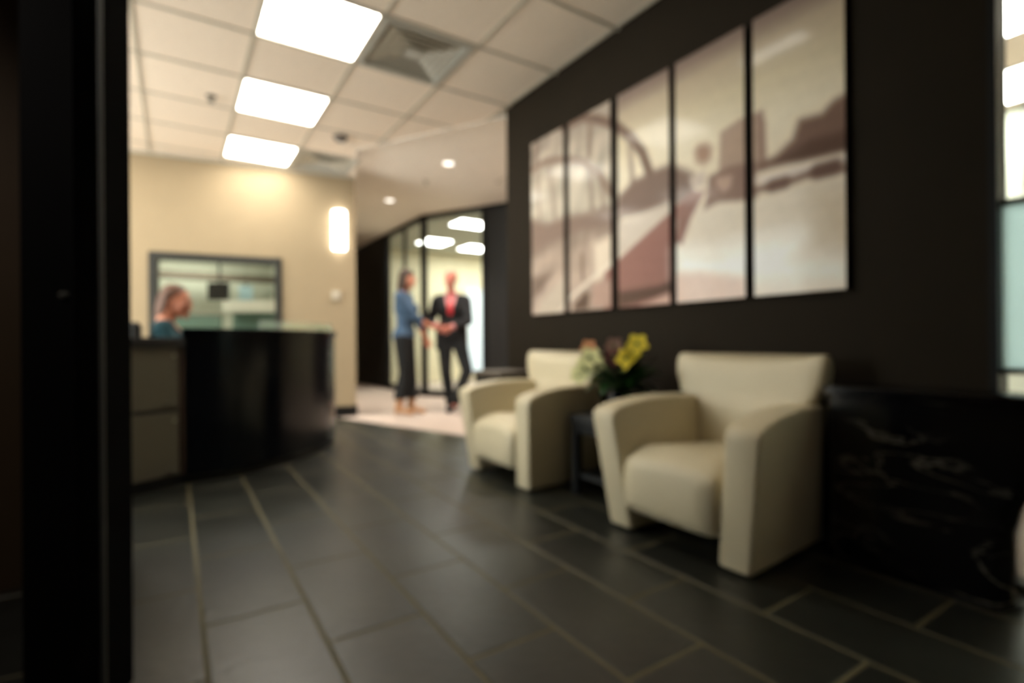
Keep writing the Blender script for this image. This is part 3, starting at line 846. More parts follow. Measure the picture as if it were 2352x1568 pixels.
def flower(kind, m, pos, facing, size, petals=5):
    size = size*1.25
    f = Vector(facing).normalized()
    q = Vector((0, 0, 1)).rotation_difference(f).to_matrix()
    bm = new()
    for k in range(petals):
        a = 2*PI*k/petals
        rows = []
        for i in range(6):
            s = i/5
            w = size*.42*math.sin(PI*(.12 + .80*s))
            r = size*s; h = size*(.30*s - .18*s*s)
            row = []
            for j in (-1, 0, 1):
                x, y, z = r, j*w, h - abs(j)*w*-.15
                v = Vector((x*math.cos(a)-y*math.sin(a), x*math.sin(a)+y*math.cos(a), z))
                row.append(Vector(pos) + q @ v)
            row.append(Vector(pos) + q @ Vector((r*math.cos(a), r*math.sin(a), h-.002)))
            rows.append(row)
        loft(bm, rows)
    o = obj(kind, bm, m, t, smooth=True)
    bm = new(); bmesh.ops.create_icosphere(bm, subdivisions=2, radius=size*.2)
    bmesh.ops.translate(bm, verts=bm.verts, vec=Vector(pos) + f*size*.12)
    obj('flower_centre', bm, M['stem'], o, smooth=True)
    bm = new()
    tube(bm, [(0, 0, .12), Vector((pos[0]*.35, pos[1]*.35, (pos[2]+.12)*.5 + .03)), Vector(pos) - f*size*.1], .0035, 6)
    obj('stem', bm, M['stem'], t, smooth=True)
cf = (-.75, -.6, .35)
flower('yellow_flower', M['yellow'], (.00, -.150, .405), cf, .050)
flower('yellow_flower', M['yellow'], (-.01, -.125, .365), (-.7, -.7, .1), .045)
flower('yellow_flower', M['yellow'], (-.02, -.085, .325), cf, .048)
flower('yellow_flower', M['yellow'], (.00, -.10, .290), (-.8, -.4, .0), .036)
flower('dark_red_flower', M['dkred'], (-.02, .015, .330), (-.8, -.5, -.1), .042)
flower('mauve_flower', M['mauve'], (-.01, .02, .395), cf, .042)
flower('peach_flower', M['orange'], (-.03, .215, .385), cf, .040)
flower('peach_flower', M['orange'], (-.02, .19, .36), (-.6, -.7, .3), .030)
flower('pale_flower', M['palegreen'], (-.08, .145, .325), cf, .055)
flower('pale_flower', M['palegreen'], (-.09, .175, .265), (-.8, -.5, .1), .058)
flower('pale_flower', M['palegreen'], (-.06, .115, .285), (-.8, -.6, .0), .045)
flower('pale_flower', M['palegreen'], (-.10, .22, .225), (-.8, -.4, -.1), .048)
rnd = random.Random(4)
for k in range(46):
    a = rnd.uniform(0, 2*PI); up = rnd.uniform(.15, 1.3)
    bm = new()
    L = rnd.uniform(.14, .27)
    blade(bm, (.02*math.cos(a), .02*math.sin(a), .125 + rnd.uniform(0, .08)), (math.cos(a), math.sin(a)*1.1 - .25, up), L, rnd.uniform(.035, .06), rnd.uniform(.5, 1.5))
    obj('leaf', bm, M['leaf' if k % 3 == 0 else 'leafdark'], t, smooth=True)
for k in range(12):                                   # the darker tall leaves on the right of the bunch
    bm = new()
    blade(bm, (.0, -.03, .13), (rnd.uniform(-.3, .3), -1 + rnd.uniform(-.2, .4), rnd.uniform(.5, 1.6)), rnd.uniform(.22, .34), .065, rnd.uniform(.3, .9))
    obj('leaf', bm, M['leaf' if k % 2 else 'leafdark'], t, smooth=True)

# ------------------------------------------------------------------ black marble block
t = thing('marble_block', 'waist-low polished black marble block with pale veins beside the nearer armchair', 'marble table', (2.305, .77, 0))
def rr(hx, hy, r, z, sx=0.0, sy=0.0, n=7):
    out = []
    for cx, cy, a0 in ((hx-r, hy-r, 0), (-hx+r, hy-r, PI/2), (-hx+r, -hy+r, PI), (hx-r, -hy+r, 3*PI/2)):
        for i in range(n):
            a = a0 + PI/2*i/(n-1)
            out.append((cx + r*math.cos(a) + sx, cy + r*math.sin(a) + sy, z))
    return out
obj('top_slab', loft(new(), [rr(.112, .318, .03, .662), rr(.118, .325, .03, .668), rr(.118, .325, .03, .694), rr(.112, .318, .03, .70)]), M['marble'], t, smooth=True)
obj('body', loft(new(), [rr(.10, .278, .04, .02, 0, .036), rr(.10, .278, .05, .10, 0, .036), rr(.10, .280, .05, .26, 0, .034), rr(.104, .288, .05, .34, 0, .024), rr(.108, .304, .05, .42, 0, .008), rr(.11, .31, .04, .50), rr(.11, .312, .03, .662)]), M['marble'], t, smooth=True, angle=50)
obj('plinth', loft(new(), [rr(.085, .255, .03, 0, 0, .036), rr(.085, .255, .03, .02, 0, .036)]), M['black'], t)

# ================================================================== RECEPTION DESK
front = [(.042, 3.894), (.16, 3.895), (.283, 3.912), (.40, 3.945), (.52, 3.995), (.64, 4.07), (.76, 4.17), (.88, 4.285), (.99, 4.41), (1.09, 4.55), (1.165, 4.68), (1.205, 4.78), (1.215, 4.87), (1.185, 4.95), (1.12, 4.99)]
def offset(path, d):
    out = []
    for i, p in enumerate(path):
        a = Vector(path[max(i-1, 0)]); b = Vector(path[min(i+1, len(path)-1)])
        v = (b-a).normalized(); out.append((p[0] - v.y*d, p[1] + v.x*d))
    return out
def band(path, d0, d1, z0, z1):
    A, B = offset(path, d0), offset(path, d1)
    n = len(path); bm = new()
    V = [[bm.verts.new((*A[i], z0)), bm.verts.new((*B[i], z0)), bm.verts.new((*B[i], z1)), bm.verts.new((*A[i], z1))] for i in range(n)]
    for i in range(n-1):
        for k in range(4): bm.faces.new((V[i][k], V[i][(k+1) % 4], V[i+1][(k+1) % 4], V[i+1][k]))
    bm.faces.new(V[0]); bm.faces.new(V[-1][::-1])
    return bm
t = thing('reception_desk', 'black glossy reception desk with a curved front and rounded end', 'reception desk', (0, 0, 0))
obj('front_panel', band(front, 0, .05, .06, .945), M['blackgloss'], t, smooth=True)
obj('plinth', band(front, .012, .05, 0, .06), M['black'], t, smooth=True)
obj('counter', band(front, -.015, .20, .945, .985), M['blackgloss'], t, smooth=True)
obj('glass_ledge', band(front[4:], .02, .032, .985, 1.045), M['ledgeglass'], t, smooth=True)
obj('work_surface', band(front[:12], .052, .42, .70, .735), M['blackmatte'], t)
CANG = math.atan2(.147, .282)
t = thing('drawer_cabinet', 'grey two-drawer cabinet with a black top at the left end of the desk', 'cabinet', (.052, 3.882, 0), CANG)
cw, cd = .62, .36
obj('body', box(new(), -cw, 0, .02, cd, .07, .865, .003, 1), M['greydark'], t)
obj('plinth', box(new(), -cw, .0, .018, cd, 0, .07), M['black'], t)
obj('worktop', box(new(), -cw-.01, .0, -.02, cd, .866, .925, .004, 2), M['blackmatte'], t)
obj('side_panel', box(new(), -.022, 0, -.002, .02, .07, .866, .002, 1), M['wood'], t)
for z0, z1 in ((.075, .462), (.486, .862)):
    d = obj('drawer', box(new(), -cw+.005, -.034, 0, .02, z0, z1, .003, 2), M['grey'], t)
    obj('lock', lathe(new(), [(.0, 0), (.008, 0), (.008, .006), (0, .006)], 12), M['chrome'], d).matrix_local = Matrix.Translation((-.06, 0, z1-.05)) @ Matrix.Rotation(PI/2, 4, 'X')
    obj('handle', box(new(), -.12, -.05, -.012, 0, z0+.03, z0+.042, .002, 1), M['grey'], d)
# monitor and keyboard hidden just behind the counter
t = thing('desk_monitor', 'low black monitor back behind the reception counter', 'monitor', (.62, 4.36, .735), math.radians(215))
obj('foot', box(new(), -.10, .10, -.07, .07, 0, .012, .003, 1), M['black'], t)
obj('stand', box(new(), -.02, .02, .0, .02, .012, .10), M['black'], t)
obj('housing', box(new(), -.20, .20, -.02, .005, .03, .235, .004, 1), M['black'], t)
obj('screen', box(new(), -.185, .185, -.023, -.0205, .045, .225), M['screen'], t)

# black office chair behind the desk
t = thing('office_chair', 'black office chair behind the receptionist at the desk', 'office chair', (.005, 4.60, 0), math.radians(90))
bm = new(); box(bm, -.22, .22, -.21, .20, .43, .50, .03, 3); obj('seat', bm, M['blackmatte'], t, smooth=True)
bm = new(); box(bm, -.21, .21, .205, .26, .56, 1.04, .022, 3); obj('backrest', bm, M['blackmatte'], t, smooth=True)
bm = new(); tube(bm, [(0, .10, .425), (0, .27, .44), (0, .285, .62)], .018); obj('back_bracket', bm, M['black'], t, smooth=True)
bm = new(); tube(bm, [(0, 0, .09), (0, 0, .43)], .025, 12); obj('gas_column', bm, M['black'], t, smooth=True)
for k in range(5):
    a = 2*PI*k/5
    bm = new(); tube(bm, [(0, 0, .10), (.27*math.cos(a), .27*math.sin(a), .07)], [.026, .016], 8); b_ = obj('base_spoke', bm, M['black'], t, smooth=True)
    bm = new(); tube(bm, [(.27*math.cos(a)-.012*math.sin(a), .27*math.sin(a)+.012*math.cos(a), .028), (.27*math.cos(a)+.012*math.sin(a), .27*math.sin(a)-.012*math.cos(a), .028)], .027, 12)
    obj('caster', bm, M['black'], b_, smooth=True)

# wall sconce, thermostat on the cream wall
def on_wall(name, label, cat, s, z): return thing(name, label, cat, wallpt(s, 0, z), WA)
t = on_wall('wall_sconce', 'tall white lit sconce on the cream wall near its right end', 'wall lamp', .185, 2.0)
obj('shade', loft(new(), [[(.075*math.cos(a), -.012 - .085*math.sin(a)*1.0, z) for a in np.linspace(0, PI, 13)] for z in (.0, .455)]), M['sconce'], t, smooth=True)
obj('back_plate', box(new(), -.06, .06, -.012, 0, .02, .44, .002, 1), M['chrome'], t)
t = on_wall('thermostat', 'small pale thermostat on the cream wall below the sconce', 'thermostat', .225, 1.40)
obj('body', box(new(), -.05, .05, -.022, 0, 0, .105, .008, 3), M['thermo'], t, smooth=True)
obj('display', box(new(), -.03, .03, -.0235, -.0215, .055, .085), M['vent'], t)

# ------------------------------------------------------------------ back office seen through the interior window
t = thing('wall_screen', 'small dark screen hanging in the room behind the interior window', 'screen', (.60, 9.75, 1.60), math.radians(-33))
obj('housing', box(new(), -.17, .17, 0, .05, 0, .29, .006, 2), M['screen'], t)
obj('display', box(new(), -.155, .155, -.003, -.0005, .015, .275), M['screen'], t)
bm = new(); tube(bm, [(0, .04, .28), (0, .06, .36), (0, .06, 1.0)], .018); obj('ceiling_bracket', bm, M['black'], t, smooth=True)
t = thing('overhead_cabinet', 'long white overhead bin on the far cubicle, seen through the interior window', 'cabinet', (1.03, 9.30, 0), math.radians(-33))
obj('body', box(new(), -.45, .45, 0, .3, 1.40, 1.58, .006, 2), M['offwhite'], t)
obj('flap', box(new(), -.445, -.003, -.012, 0, 1.405, 1.575, .003, 1), M['offwhite'], t)
obj('flap', box(new(), .003, .445, -.012, 0, 1.405, 1.575, .003, 1), M['offwhite'], t)
obj('upright_panel', box(new(), -.45, .45, .3, .34, 0, 1.60, .004, 1), M['tealgrey'], t)
t = thing('cubicle_screen', 'teal grey fabric cubicle screen seen low through the interior window', 'partition', (.25, 9.4, 0), math.radians(-33))
obj('fabric_panel', box(new(), -.75, .42, 0, .05, .1, 1.32, .006, 2), M['tealgrey'], t)
obj('top_rail', box(new(), -.76, .43, -.004, .054, 1.32, 1.345, .003, 1), M['dull'], t)
for x in (-.7, .37): obj('foot', box(new(), x-.02, x+.02, -.12, .17, 0, .1, .004, 1), M['black'], t)
t = thing('pinned_sheet', 'pale blue sheet beside the dark screen, behind the interior window', 'paper', (1.03, 9.93, 1.62), math.radians(-33))
obj('sheet', box(new(), -.12, .12, 0, .006, 0, .26, .001, 1), M['bluegrey'], t)
obj('clip', box(new(), -.03, .03, -.006, .012, .25, .28, .002, 1), M['black'], t)
bm = new(); tube(bm, [(0, .003, .28), (0, .003, .98)], .002, 6); obj('cord', bm, M['black'], t)
# ================================================================== PEOPLE
def cone_sphere(bm, p0, r0, p1, r1, n=14):
    p0, p1 = Vector(p0), Vector(p1)
    d = p1 - p0; L = d.length
    if L < 1e-6: return
    d.normalize()
    a = Vector((0, 0, 1)) if abs(d.z) < .9 else Vector((1, 0, 0))
    s = (a - d*a.dot(d)).normalized(); t = d.cross(s)
    prof = []
    for k in range(1, 5):
        th = PI/2*k/4; prof.append((-math.cos(th)*r0, math.sin(th)*r0))
    for k in range(0, 4):
        th = PI/2*k/4; prof.append((L + math.sin(th)*r1, math.cos(th)*r1))
    rings = [[p0 + d*h + s*(r*math.cos(2*PI*i/n)) + t*(r*math.sin(2*PI*i/n)) for i in range(n)] for h, r in prof]
    loft(bm, rings)
def ellipsoid(bm, c, r, R=None):
    ret = bmesh.ops.create_icosphere(bm, subdivisions=3, radius=1.0)
    m = Matrix.Translation(c) @ (R.to_4x4() if R is not None else Matrix.Identity(4)) @ Matrix.Diagonal((*r, 1))
    bmesh.ops.transform(bm, matrix=m, verts=ret['verts'])

class Fig:
    """list of tapered limbs and ellipsoids; grown into ONE continuous skin by voxel remeshing"""
    def __init__(s): s.p = []
    def cap(s, tags, a, ra, b, rb): s.p.append(('c', tags.split(), Vector(a), ra, Vector(b), rb))
    def ell(s, tags, c, r, R=None): s.p.append(('e', tags.split(), Vector(c), r, R))
    def mesh(s, tags=None, off=0.0):
        bm = new()
        for q in s.p:
            if tags and not (set(tags) & set(q[1])): continue
            if q[0] == 'c': cone_sphere(bm, q[2], q[3]+off, q[4], q[5]+off)
            else: ellipsoid(bm, q[2], tuple(v+off for v in q[3]), q[4])
        return bm
def grow(name, bm, m, parent, voxel=.006, smooth=5, hem=None):
    me = bpy.data.meshes.new(name + '_cage'); bmesh.ops.recalc_face_normals(bm, faces=bm.faces); bm.to_mesh(me); bm.free()
    o = bpy.data.objects.new(name + '_cage', me); C.objects.link(o)
    r = o.modifiers.new('r', 'REMESH'); r.mode = 'VOXEL'; r.voxel_size = voxel; r.use_smooth_shade = True
    sm = o.modifiers.new('s', 'SMOOTH'); sm.factor = .5; sm.iterations = smooth
    dg = bpy.context.evaluated_depsgraph_get(); dg.update()
    out = bpy.data.meshes.new_from_object(o.evaluated_get(dg))
    bpy.data.objects.remove(o); bpy.data.meshes.remove(me)
    out.name = name; out.materials.clear(); out.materials.append(m)
    if hem is not None:                       # cut a clean hem at this height
        b = new(); b.from_mesh(out)
        r_ = bmesh.ops.bisect_plane(b, geom=b.verts[:] + b.edges[:] + b.faces[:], plane_co=(0, 0, hem), plane_no=(0, 0, -1), clear_outer=True)
        es = [e for e in b.edges if e.is_boundary]
        bmesh.ops.holes_fill(b, edges=es, sides=0)
        b.to_mesh(out); b.free()
    out.shade_smooth()
    try: out.set_sharp_from_angle(angle=math.radians(60))
    except Exception: pass
    n = bpy.data.objects.new(name, out); C.objects.link(n); n.parent = parent
    return n
def ik(a, b, l1, l2, pole):
    a, b = Vector(a), Vector(b); d = b - a; L = min(d.length, (l1+l2)*.999); d.normalize()
    x = (l1*l1 - l2*l2 + L*L)/(2*L); h = math.sqrt(max(0, l1*l1 - x*x))
    p = Vector(pole); p = (p - d*p.dot(d)).normalized()
    return a + d*x + p*h, a + d*L
def hand(F, w, d, nrm, side, curl=.35, k=1.0, tags='skin hand', spread=1.0):
    """w wrist, d finger direction, nrm palm normal (the way the palm looks), side +1/-1: where the thumb is along d x nrm"""
    w = Vector(w); d = Vector(d).normalized(); nrm = Vector(nrm); nrm = (nrm - d*nrm.dot(d)).normalized()
    s = d.cross(nrm)*side                       # towards the thumb
    for i, off in enumerate((.030, .010, -.010, -.029)):
        kn = w + d*(.086 - (.004, 0, .004, .012)[i])*k + s*off*k
        F.cap(tags, w + s*off*.55*k + d*.008*k, .0155*k, kn, .0105*k)
        ln = (.94, 1.04, .97, .76)[i]
        p = kn; ang = 0.12
        fan = s*(off*1.5*spread)
        for L, r0, r1 in ((.044, .0095, .0085), (.027, .0085, .0078), (.022, .0078, .0066)):
            ang += curl
            v = (d*math.cos(ang) + nrm*math.sin(ang) + fan).normalized()
            q = p + v*L*ln*k
            F.cap(tags, p, r0*k, q, r1*k); p = q
    b = w + d*.022*k + s*.022*k
    v1 = (d*.62 + s*.72 + nrm*.30).normalized(); j = b + v1*.044*k
    v2 = (d*.86 + s*.30 + nrm*.40).normalized(); j2 = j + v2*.032*k
    v3 = (d*.92 + s*.02 + nrm*.38).normalized(); j3 = j2 + v3*.025*k
    F.cap(tags, b, .0145*k, j, .0115*k); F.cap(tags, j, .011*k, j2, .0095*k); F.cap(tags, j2, .0095*k, j3, .0075*k)
    F.cap(tags, w - d*.01, .024*k, w + d*.05*k, .022*k)
def head(F, c, R, k=1.0, fem=False):
    """c centre between the ears; R turns the head (face along local -Y)"""
    def q(v): return Vector(c) + R @ (Vector(v)*k)
    E = lambda p, r, t='skin head': F.ell(t, q(p), tuple(x*k for x in r), R)
    E((0, .014, .042), (.074, .094, .080))
    E((0, -.022, -.005), (.063, .076, .088))
    E((0, -.048, -.072), (.038 if fem else .046, .040, .034))
    E((0, -.020, -.052), (.054 if fem else .060, .058, .045))
    for s in (-1, 1):
        E((s*.036, -.064, -.022), (.025, .019, .024))
        E((s*.073, .012, -.008), (.010, .020, .031))
        E((s*.0135, -.0995, -.030), (.009, .010, .0085))
        F.cap('skin head', q((s*.012, -.0885, .026)), .0085*k, q((s*.044, -.076, .026)), .009*k)
        E((s*.031, -.0815, .0115), (.0165, .0105, .0065)); E((s*.031, -.0795, -.0065), (.0155, .009, .006))
    F.cap('skin head', q((0, -.090, .016)), .0090*k, q((0, -.108, -.026)), .0120*k)
    E((0, -.0855, -.056), (.025, .013, .013))
    E((0, -.084, -.090), (.022, .014, .016))
    return q
def face_parts(root, q, R, k, lip='lips'):
    for s in (-1, 1):
        bm = new(); bmesh.ops.create_uvsphere(bm, u_segments=14, v_segments=10, radius=.0115*k)
        bmesh.ops.translate(bm, verts=bm.verts, vec=q((s*.031, -.0795, .003)))
        e = obj('eye', bm, M['eyewhite'], root, smooth=True)
        bm = new(); ellipsoid(bm, q((s*.031, -.0888, .003)), (.0055*k, .0030*k, .0055*k), R)
        obj('iris', bm, M['iris'], e, smooth=True)
        bm = new(); tube(bm, [q((s*.013, -.0950, .032)), q((s*.031, -.0905, .036)), q((s*.049, -.076, .028))], [.0035*k, .0045*k, .002*k], 6)
        obj('eyebrow', bm, M['hairbrown'], root, smooth=True)
    bm = new()
    ellipsoid(bm, q((0, -.0965, -.0520)), (.019*k, .004*k, .0040*k), R); ellipsoid(bm, q((0, -.0960, -.0600)), (.016*k, .0045*k, .0048*k), R)
    obj('lips', bm, M[lip], root, smooth=True)
def drape(parent, name, target, pts2d, m, off=.004, th=.004, y0=-1.0, n=10):
    """a sheet of cloth laid on the front of another mesh: pts2d(u,v)->(x,z), cast along +Y onto the target"""
    me = target.data
    bvh = BVHTree.FromPolygons([v.co for v in me.vertices], [p.vertices for p in me.polygons])
    A, B = [], []
    bm = new()
    for i in range(n+1):
        ra, rb = [], []
        for j in range(n+1):
            x, z = pts2d(i/n, j/n)
            hit = bvh.ray_cast(Vector((x, y0, z)), Vector((0, 1, 0)))
            y = hit[0].y if hit[0] is not None else 0
            ra.append(bm.verts.new((x, y-off-th, z))); rb.append(bm.verts.new((x, y-off+.008, z)))
        A.append(ra); B.append(rb)
    for i in range(n):
        for j in range(n):
            bm.faces.new((A[i][j], A[i+1][j], A[i+1][j+1], A[i][j+1])); bm.faces.new((B[i][j], B[i][j+1], B[i+1][j+1], B[i+1][j]))
    for i in range(n):
        for X, Y in (((A[i][0], A[i+1][0]), (B[i+1][0], B[i][0])), ((A[i+1][n], A[i][n]), (B[i][n], B[i+1][n])), ((A[0][i+1], A[0][i]), (B[0][i], B[0][i+1])), ((A[n][i], A[n][i+1]), (B[n][i+1], B[n][i]))):
            bm.faces.new((*X, *Y))
    bmesh.ops.remove_doubles(bm, verts=bm.verts, dist=1e-5)
    return obj(name, bm, m, parent, smooth=True)
def local(root_loc, rz, p): return Matrix.Rotation(-rz, 3, 'Z') @ (Vector(p) - Vector(root_loc))
def torso(F, z=0.0, fem=False, k=1.0):
    w = .94 if fem else 1.0
    F.ell('skin torso pelvis hip', (0, .005, .985+z), (.165*(1.0 if fem else 1), .112, .115))
    F.ell('skin torso hip', (0, .03, .93+z), (.155, .115, .10))
    F.ell('skin torso', (0, .0, 1.14+z), (.142*w, .102*w, .15))
    F.ell('skin torso', (0, .005, 1.30+z), (.172*w, .118*w, .165))
    if fem:
        for s in (-1, 1): F.ell('skin torso', (s*.072, -.085, 1.285+z), (.062, .055, .062))
    else:
        F.ell('skin torso', (0, -.045, 1.32+z), (.14, .075, .10))
    for s in (-1, 1):
        F.cap('skin torso', (0, .012, 1.435+z), .062*w, (s*.160*w, .012, 1.425+z), .062*w)
        F.cap('skin neck', (s*.02, .022, 1.50+z), .045*w, (s*.11*w, .018, 1.455+z), .040*w)
    F.cap('skin neck', (0, .018, 1.44+z), .056*w, (0, -.004, 1.57+z), .052*w)

# ------------------------------------------------------------------ man in the black suit
loc, rz = (3.00, 6.07, 0), math.radians(-33)
man = thing('person', 'bald man in a black suit and red tie shaking hands, one leg crossed', 'person', loc, rz, 'two people greeting in the corridor')
F = Fig(); torso(F)
hc = Vector((-.005, -.03, 1.685)); R = Matrix.Rotation(math.radians(-10), 3, 'Z') @ Matrix.Rotation(math.radians(6), 3, 'X')
q = head(F, hc, R, 1.02)
MEET = (2.735, 5.985, 1.085)
ht = local(loc, rz, MEET) + Vector((.02, .01, .0))
sh = Vector((-.185, .012, 1.42)); dirw = (ht - Vector((-.20, -.10, 1.10))).normalized()
wr = ht - dirw*.05
el, wr = ik(sh, wr, .29, .255, (-.5, .6, -.7))
F.cap('skin arm', sh, .056, el, .043); F.cap('skin fore', el, .043, wr, .029); F.ell('skin arm', sh, (.066, .062, .066))
hand(F, wr, (ht - el), (0.25, -.9, .25), -1, .25)
shl = Vector((.185, .012, 1.42)); wl = Vector((.03, -.235, 1.075))
ell_, wl = ik(shl, wl, .29, .255, (.9, .35, -.3))
F.cap('skin arm', shl, .056, ell_, .043); F.cap('skin fore', ell_, .043, wl, .029); F.ell('skin arm', shl, (.066, .062, .066))
hand(F, wl, (wl - ell_) + Vector((-.1, -.05, -.02)), (0, .9, .25), 1, .3)
hipR, kneeR, ankR = Vector((-.088, .01, .92)), Vector((-.075, -.015, .50)), Vector((-.02, .03, .09))
hipL, kneeL, ankL = Vector((.088, .01, .92)), Vector((.205, -.075, .52)), Vector((.055, -.10, .15))
for h_, kn, an in ((hipR, kneeR, ankR), (hipL, kneeL, ankL)):
    F.cap('skin leg', h_, .088, kn, .058); F.cap('skin leg', kn, .058, an, .040)
F.cap('skin footR', ankR + Vector((0, .03, -.045)), .036, ankR + Vector((-.02, -.16, -.058)), .028)
F.cap('skin footL', ankL + Vector((0, .02, -.05)), .034, ankL + Vector((-.07, -.09, -.115)), .026)
grow('body', F.mesh(), M['skinpink'], man, .0048, 3)
trs = Fig()
for h_, kn, an in ((hipR, kneeR, ankR), (hipL, kneeL, ankL)):
    trs.cap('x', h_, .104, kn, .074); trs.cap('x', kn, .074, an + Vector((0, .005, .0)), .062)
trs.ell('x', (0, .01, .96), (.178, .128, .13))
grow('trousers', trs.mesh(), M['trousers'], man, .008, 6)
jk = Fig(); jk.p = [p for p in F.p if set(p[1]) & {'torso'}]
bm = jk.mesh(off=.020)
x = Fig()
x.cap('x', sh, .075, el, .060); x.cap('x', el, .058, el.lerp(wr, .80), .046)
x.cap('x', shl, .075, ell_, .060); x.cap('x', ell_, .058, ell_.lerp(wl, .80), .046)
for s in (-1, 1):
    x.cap('x', (s*.09, .01, 1.05), .118, (s*.095, .02, .80), .116)
x.cap('x', (0, .01, 1.05), .118, (0, .02, .80), .108)
b2 = x.mesh()
me_t = bpy.data.meshes.new('t'); b2.to_mesh(me_t); b2.free(); bm.from_mesh(me_t); bpy.data.meshes.remove(me_t)
jacket = grow('suit_jacket', bm, M['suit'], man, .008, 6, .79)
def vee(u, v):                      # u across, v from collar to button
    z = 1.50 - .28*v; w_ = .075*(1-v)**.8 + .004
    return ((u-.5)*2*w_, z)
sf = drape(man, 'shirt_front', jacket, vee, M['shirt'], .0, .004)
def tie(u, v):
    w_ = (.016 + .020*v) if v < .93 else .036*(1-v)/.07 + .004
    return ((u-.5)*2*w_, 1.475 - .25*v)
tt = drape(man, 'tie', jacket, tie, M['tie'], .005, .006)
bm = new(); ellipsoid(bm, (0, -.118, 1.476), (.020, .014, .018)); obj('tie_knot', bm, M['tie'], tt, smooth=True)
for s in (-1, 1):
    def lap(u, v, s=s):
        inner = .080*(1-v)**.8 + .004; w_ = .055*math.sin(PI*min(1, v*.9 + .12))
        return (s*(inner + u*w_), 1.50 - .28*v)
    drape(jacket, 'lapel', jacket, lap, M['suit'], .004, .005)
    bm = new(); tube(bm, [(s*.058, .03, 1.535), (s*.062, -.035, 1.515), (s*.012, -.085, 1.482)], .013, 8); obj('shirt_collar', bm, M['shirt'], man, smooth=True)
for a_, b_ in ((el, wr), (ell_, wl)):
    bm = new(); cone_sphere(bm, a_.lerp(b_, .84), .040, a_.lerp(b_, .93), .038); obj('shirt_cuff', bm, M['shirt'], man, smooth=True)
face_parts(man, q, R, 1.02)
hr = Fig()
for s in (-1, 1):
    hr.ell('x', q((s*.060, .045, .020)), (.020, .050, .040), R)
hr.ell('x', q((0, .088, .010)), (.055, .026, .045), R)
grow('hair', hr.mesh(), M['hairgrey'], man, .006, 3)
for nm, an, toe in (('R', ankR, Vector((-.02, -.175, -.058))), ('L', ankL, Vector((-.075, -.10, -.118)))):
    sh_ = Fig(); hz = -.048 if nm == 'R' else -.055
    sh_.cap('x', an + Vector((0, .045, hz)), .042, an + toe, .032); sh_.cap('x', an + Vector((0, .03, hz)), .044, an + Vector((0, .0, .01)), .046)
    grow('shoe', sh_.mesh(), M['shoe'], man, .006, 3)

# ------------------------------------------------------------------ woman in the blue top
loc, rz = (2.40, 6.14, 0), math.radians(50)
wom = thing('person', 'woman with long brown hair, slate blue top and black trousers, reaching to the man', 'person', loc, rz, 'two people greeting in the corridor')
K = .945
F = Fig(); torso(F, 0.02, True)
hc = Vector((.0, -.035, 1.665)); R = Matrix.Rotation(math.radians(-6), 3, 'Z') @ Matrix.Rotation(math.radians(4), 3, 'X')
q = head(F, hc, R, .96, True)
ht = local(loc, rz, MEET) + Vector((.0, .01, 0))
sh = Vector((-.165, .015, 1.415)); el, wr = ik(sh, ht + (Vector((-.17, -.10, 1.10)) - ht).normalized()*.06, .275, .24, (-.6, .5, -.7))
F.cap('skin arm', sh, .047, el, .037); F.cap('skin fore', el, .037, wr, .025); F.ell('skin arm', sh, (.056, .054, .056))
hand(F, wr, (ht - el), (.35, -.1, .9), -1, .28, .92)
shl = Vector((.165, .015, 1.415)); wl = Vector((.205, -.20, .93))
ell_, wl = ik(shl, wl, .275, .24, (.4, .9, -.2))
F.cap('skin arm', shl, .047, ell_, .037); F.cap('skin fore', ell_, .037, wl, .025); F.ell('skin arm', shl, (.056, .054, .056))
hand(F, wl, (.0, -.5, -.75), (-.9, 0, .1), 1, .3, .92)
hipR, kneeR, ankR = Vector((-.085, .01, .93)), Vector((-.070, -.01, .52)), Vector((-.085, .045, .115))
hipL, kneeL, ankL = Vector((.085, .01, .93)), Vector((.075, -.045, .52)), Vector((.065, -.06, .115))
for h_, kn, an in ((hipR, kneeR, ankR), (hipL, kneeL, ankL)):
    F.cap('skin leg', h_, .088, kn, .055); F.cap('skin leg', kn, .055, an, .036)
    F.cap('skin foot', an + Vector((0, .02, -.04)), .030, an + Vector((0, -.15, -.085)), .022)
grow('body', F.mesh(), M['skin'], wom, .0048, 3)
trs = Fig()
for h_, kn, an in ((hipR, kneeR, ankR), (hipL, kneeL, ankL)):
    trs.cap('x', h_, .102, kn, .070); trs.cap('x', kn, .068, an + Vector((0, .005, .06)), .080)
trs.ell('x', (0, .012, .965), (.176, .126, .12))
grow('trousers', trs.mesh(), M['trousers'], wom, .008, 6, .20)
jk = Fig(); jk.p = [p for p in F.p if 'torso' in p[1]]
bm = jk.mesh(off=.012)
x = Fig()
x.cap('x', sh, .062, el, .050); x.cap('x', el, .050, el.lerp(wr, .38), .042)
x.cap('x', shl, .062, ell_, .050); x.cap('x', ell_, .050, ell_.lerp(wl, .38), .042)
x.ell('x', (0, .01, .99), (.182, .132, .12))
b2 = x.mesh(); me_t = bpy.data.meshes.new('t'); b2.to_mesh(me_t); b2.free(); bm.from_mesh(me_t); bpy.data.meshes.remove(me_t)
grow('blouse', bm, M['bluetop'], wom, .008, 6, .925)
face_parts(wom, q, R, .96)
hr = Fig()
hr.ell('x', q((0, .024, .058)), (.080, .098, .080), R)
hr.ell('x', q((0, .070, -.01)), (.076, .060, .10), R)
for s in (-1, 1):
    hr.cap('x', q((s*.060, .015, .04)), .032, q((s*.075, .030, -.12)), .034)
    hr.cap('x', q((s*.075, .030, -.12)), .034, q((s*.072, .045, -.24)), .024)
hr.cap('x', q((0, .085, -.06)), .055, q((0, .090, -.27)), .040)
hr.cap('x', q((-.035, -.050, .096)), .018, q((.035, -.050, .096)), .018)
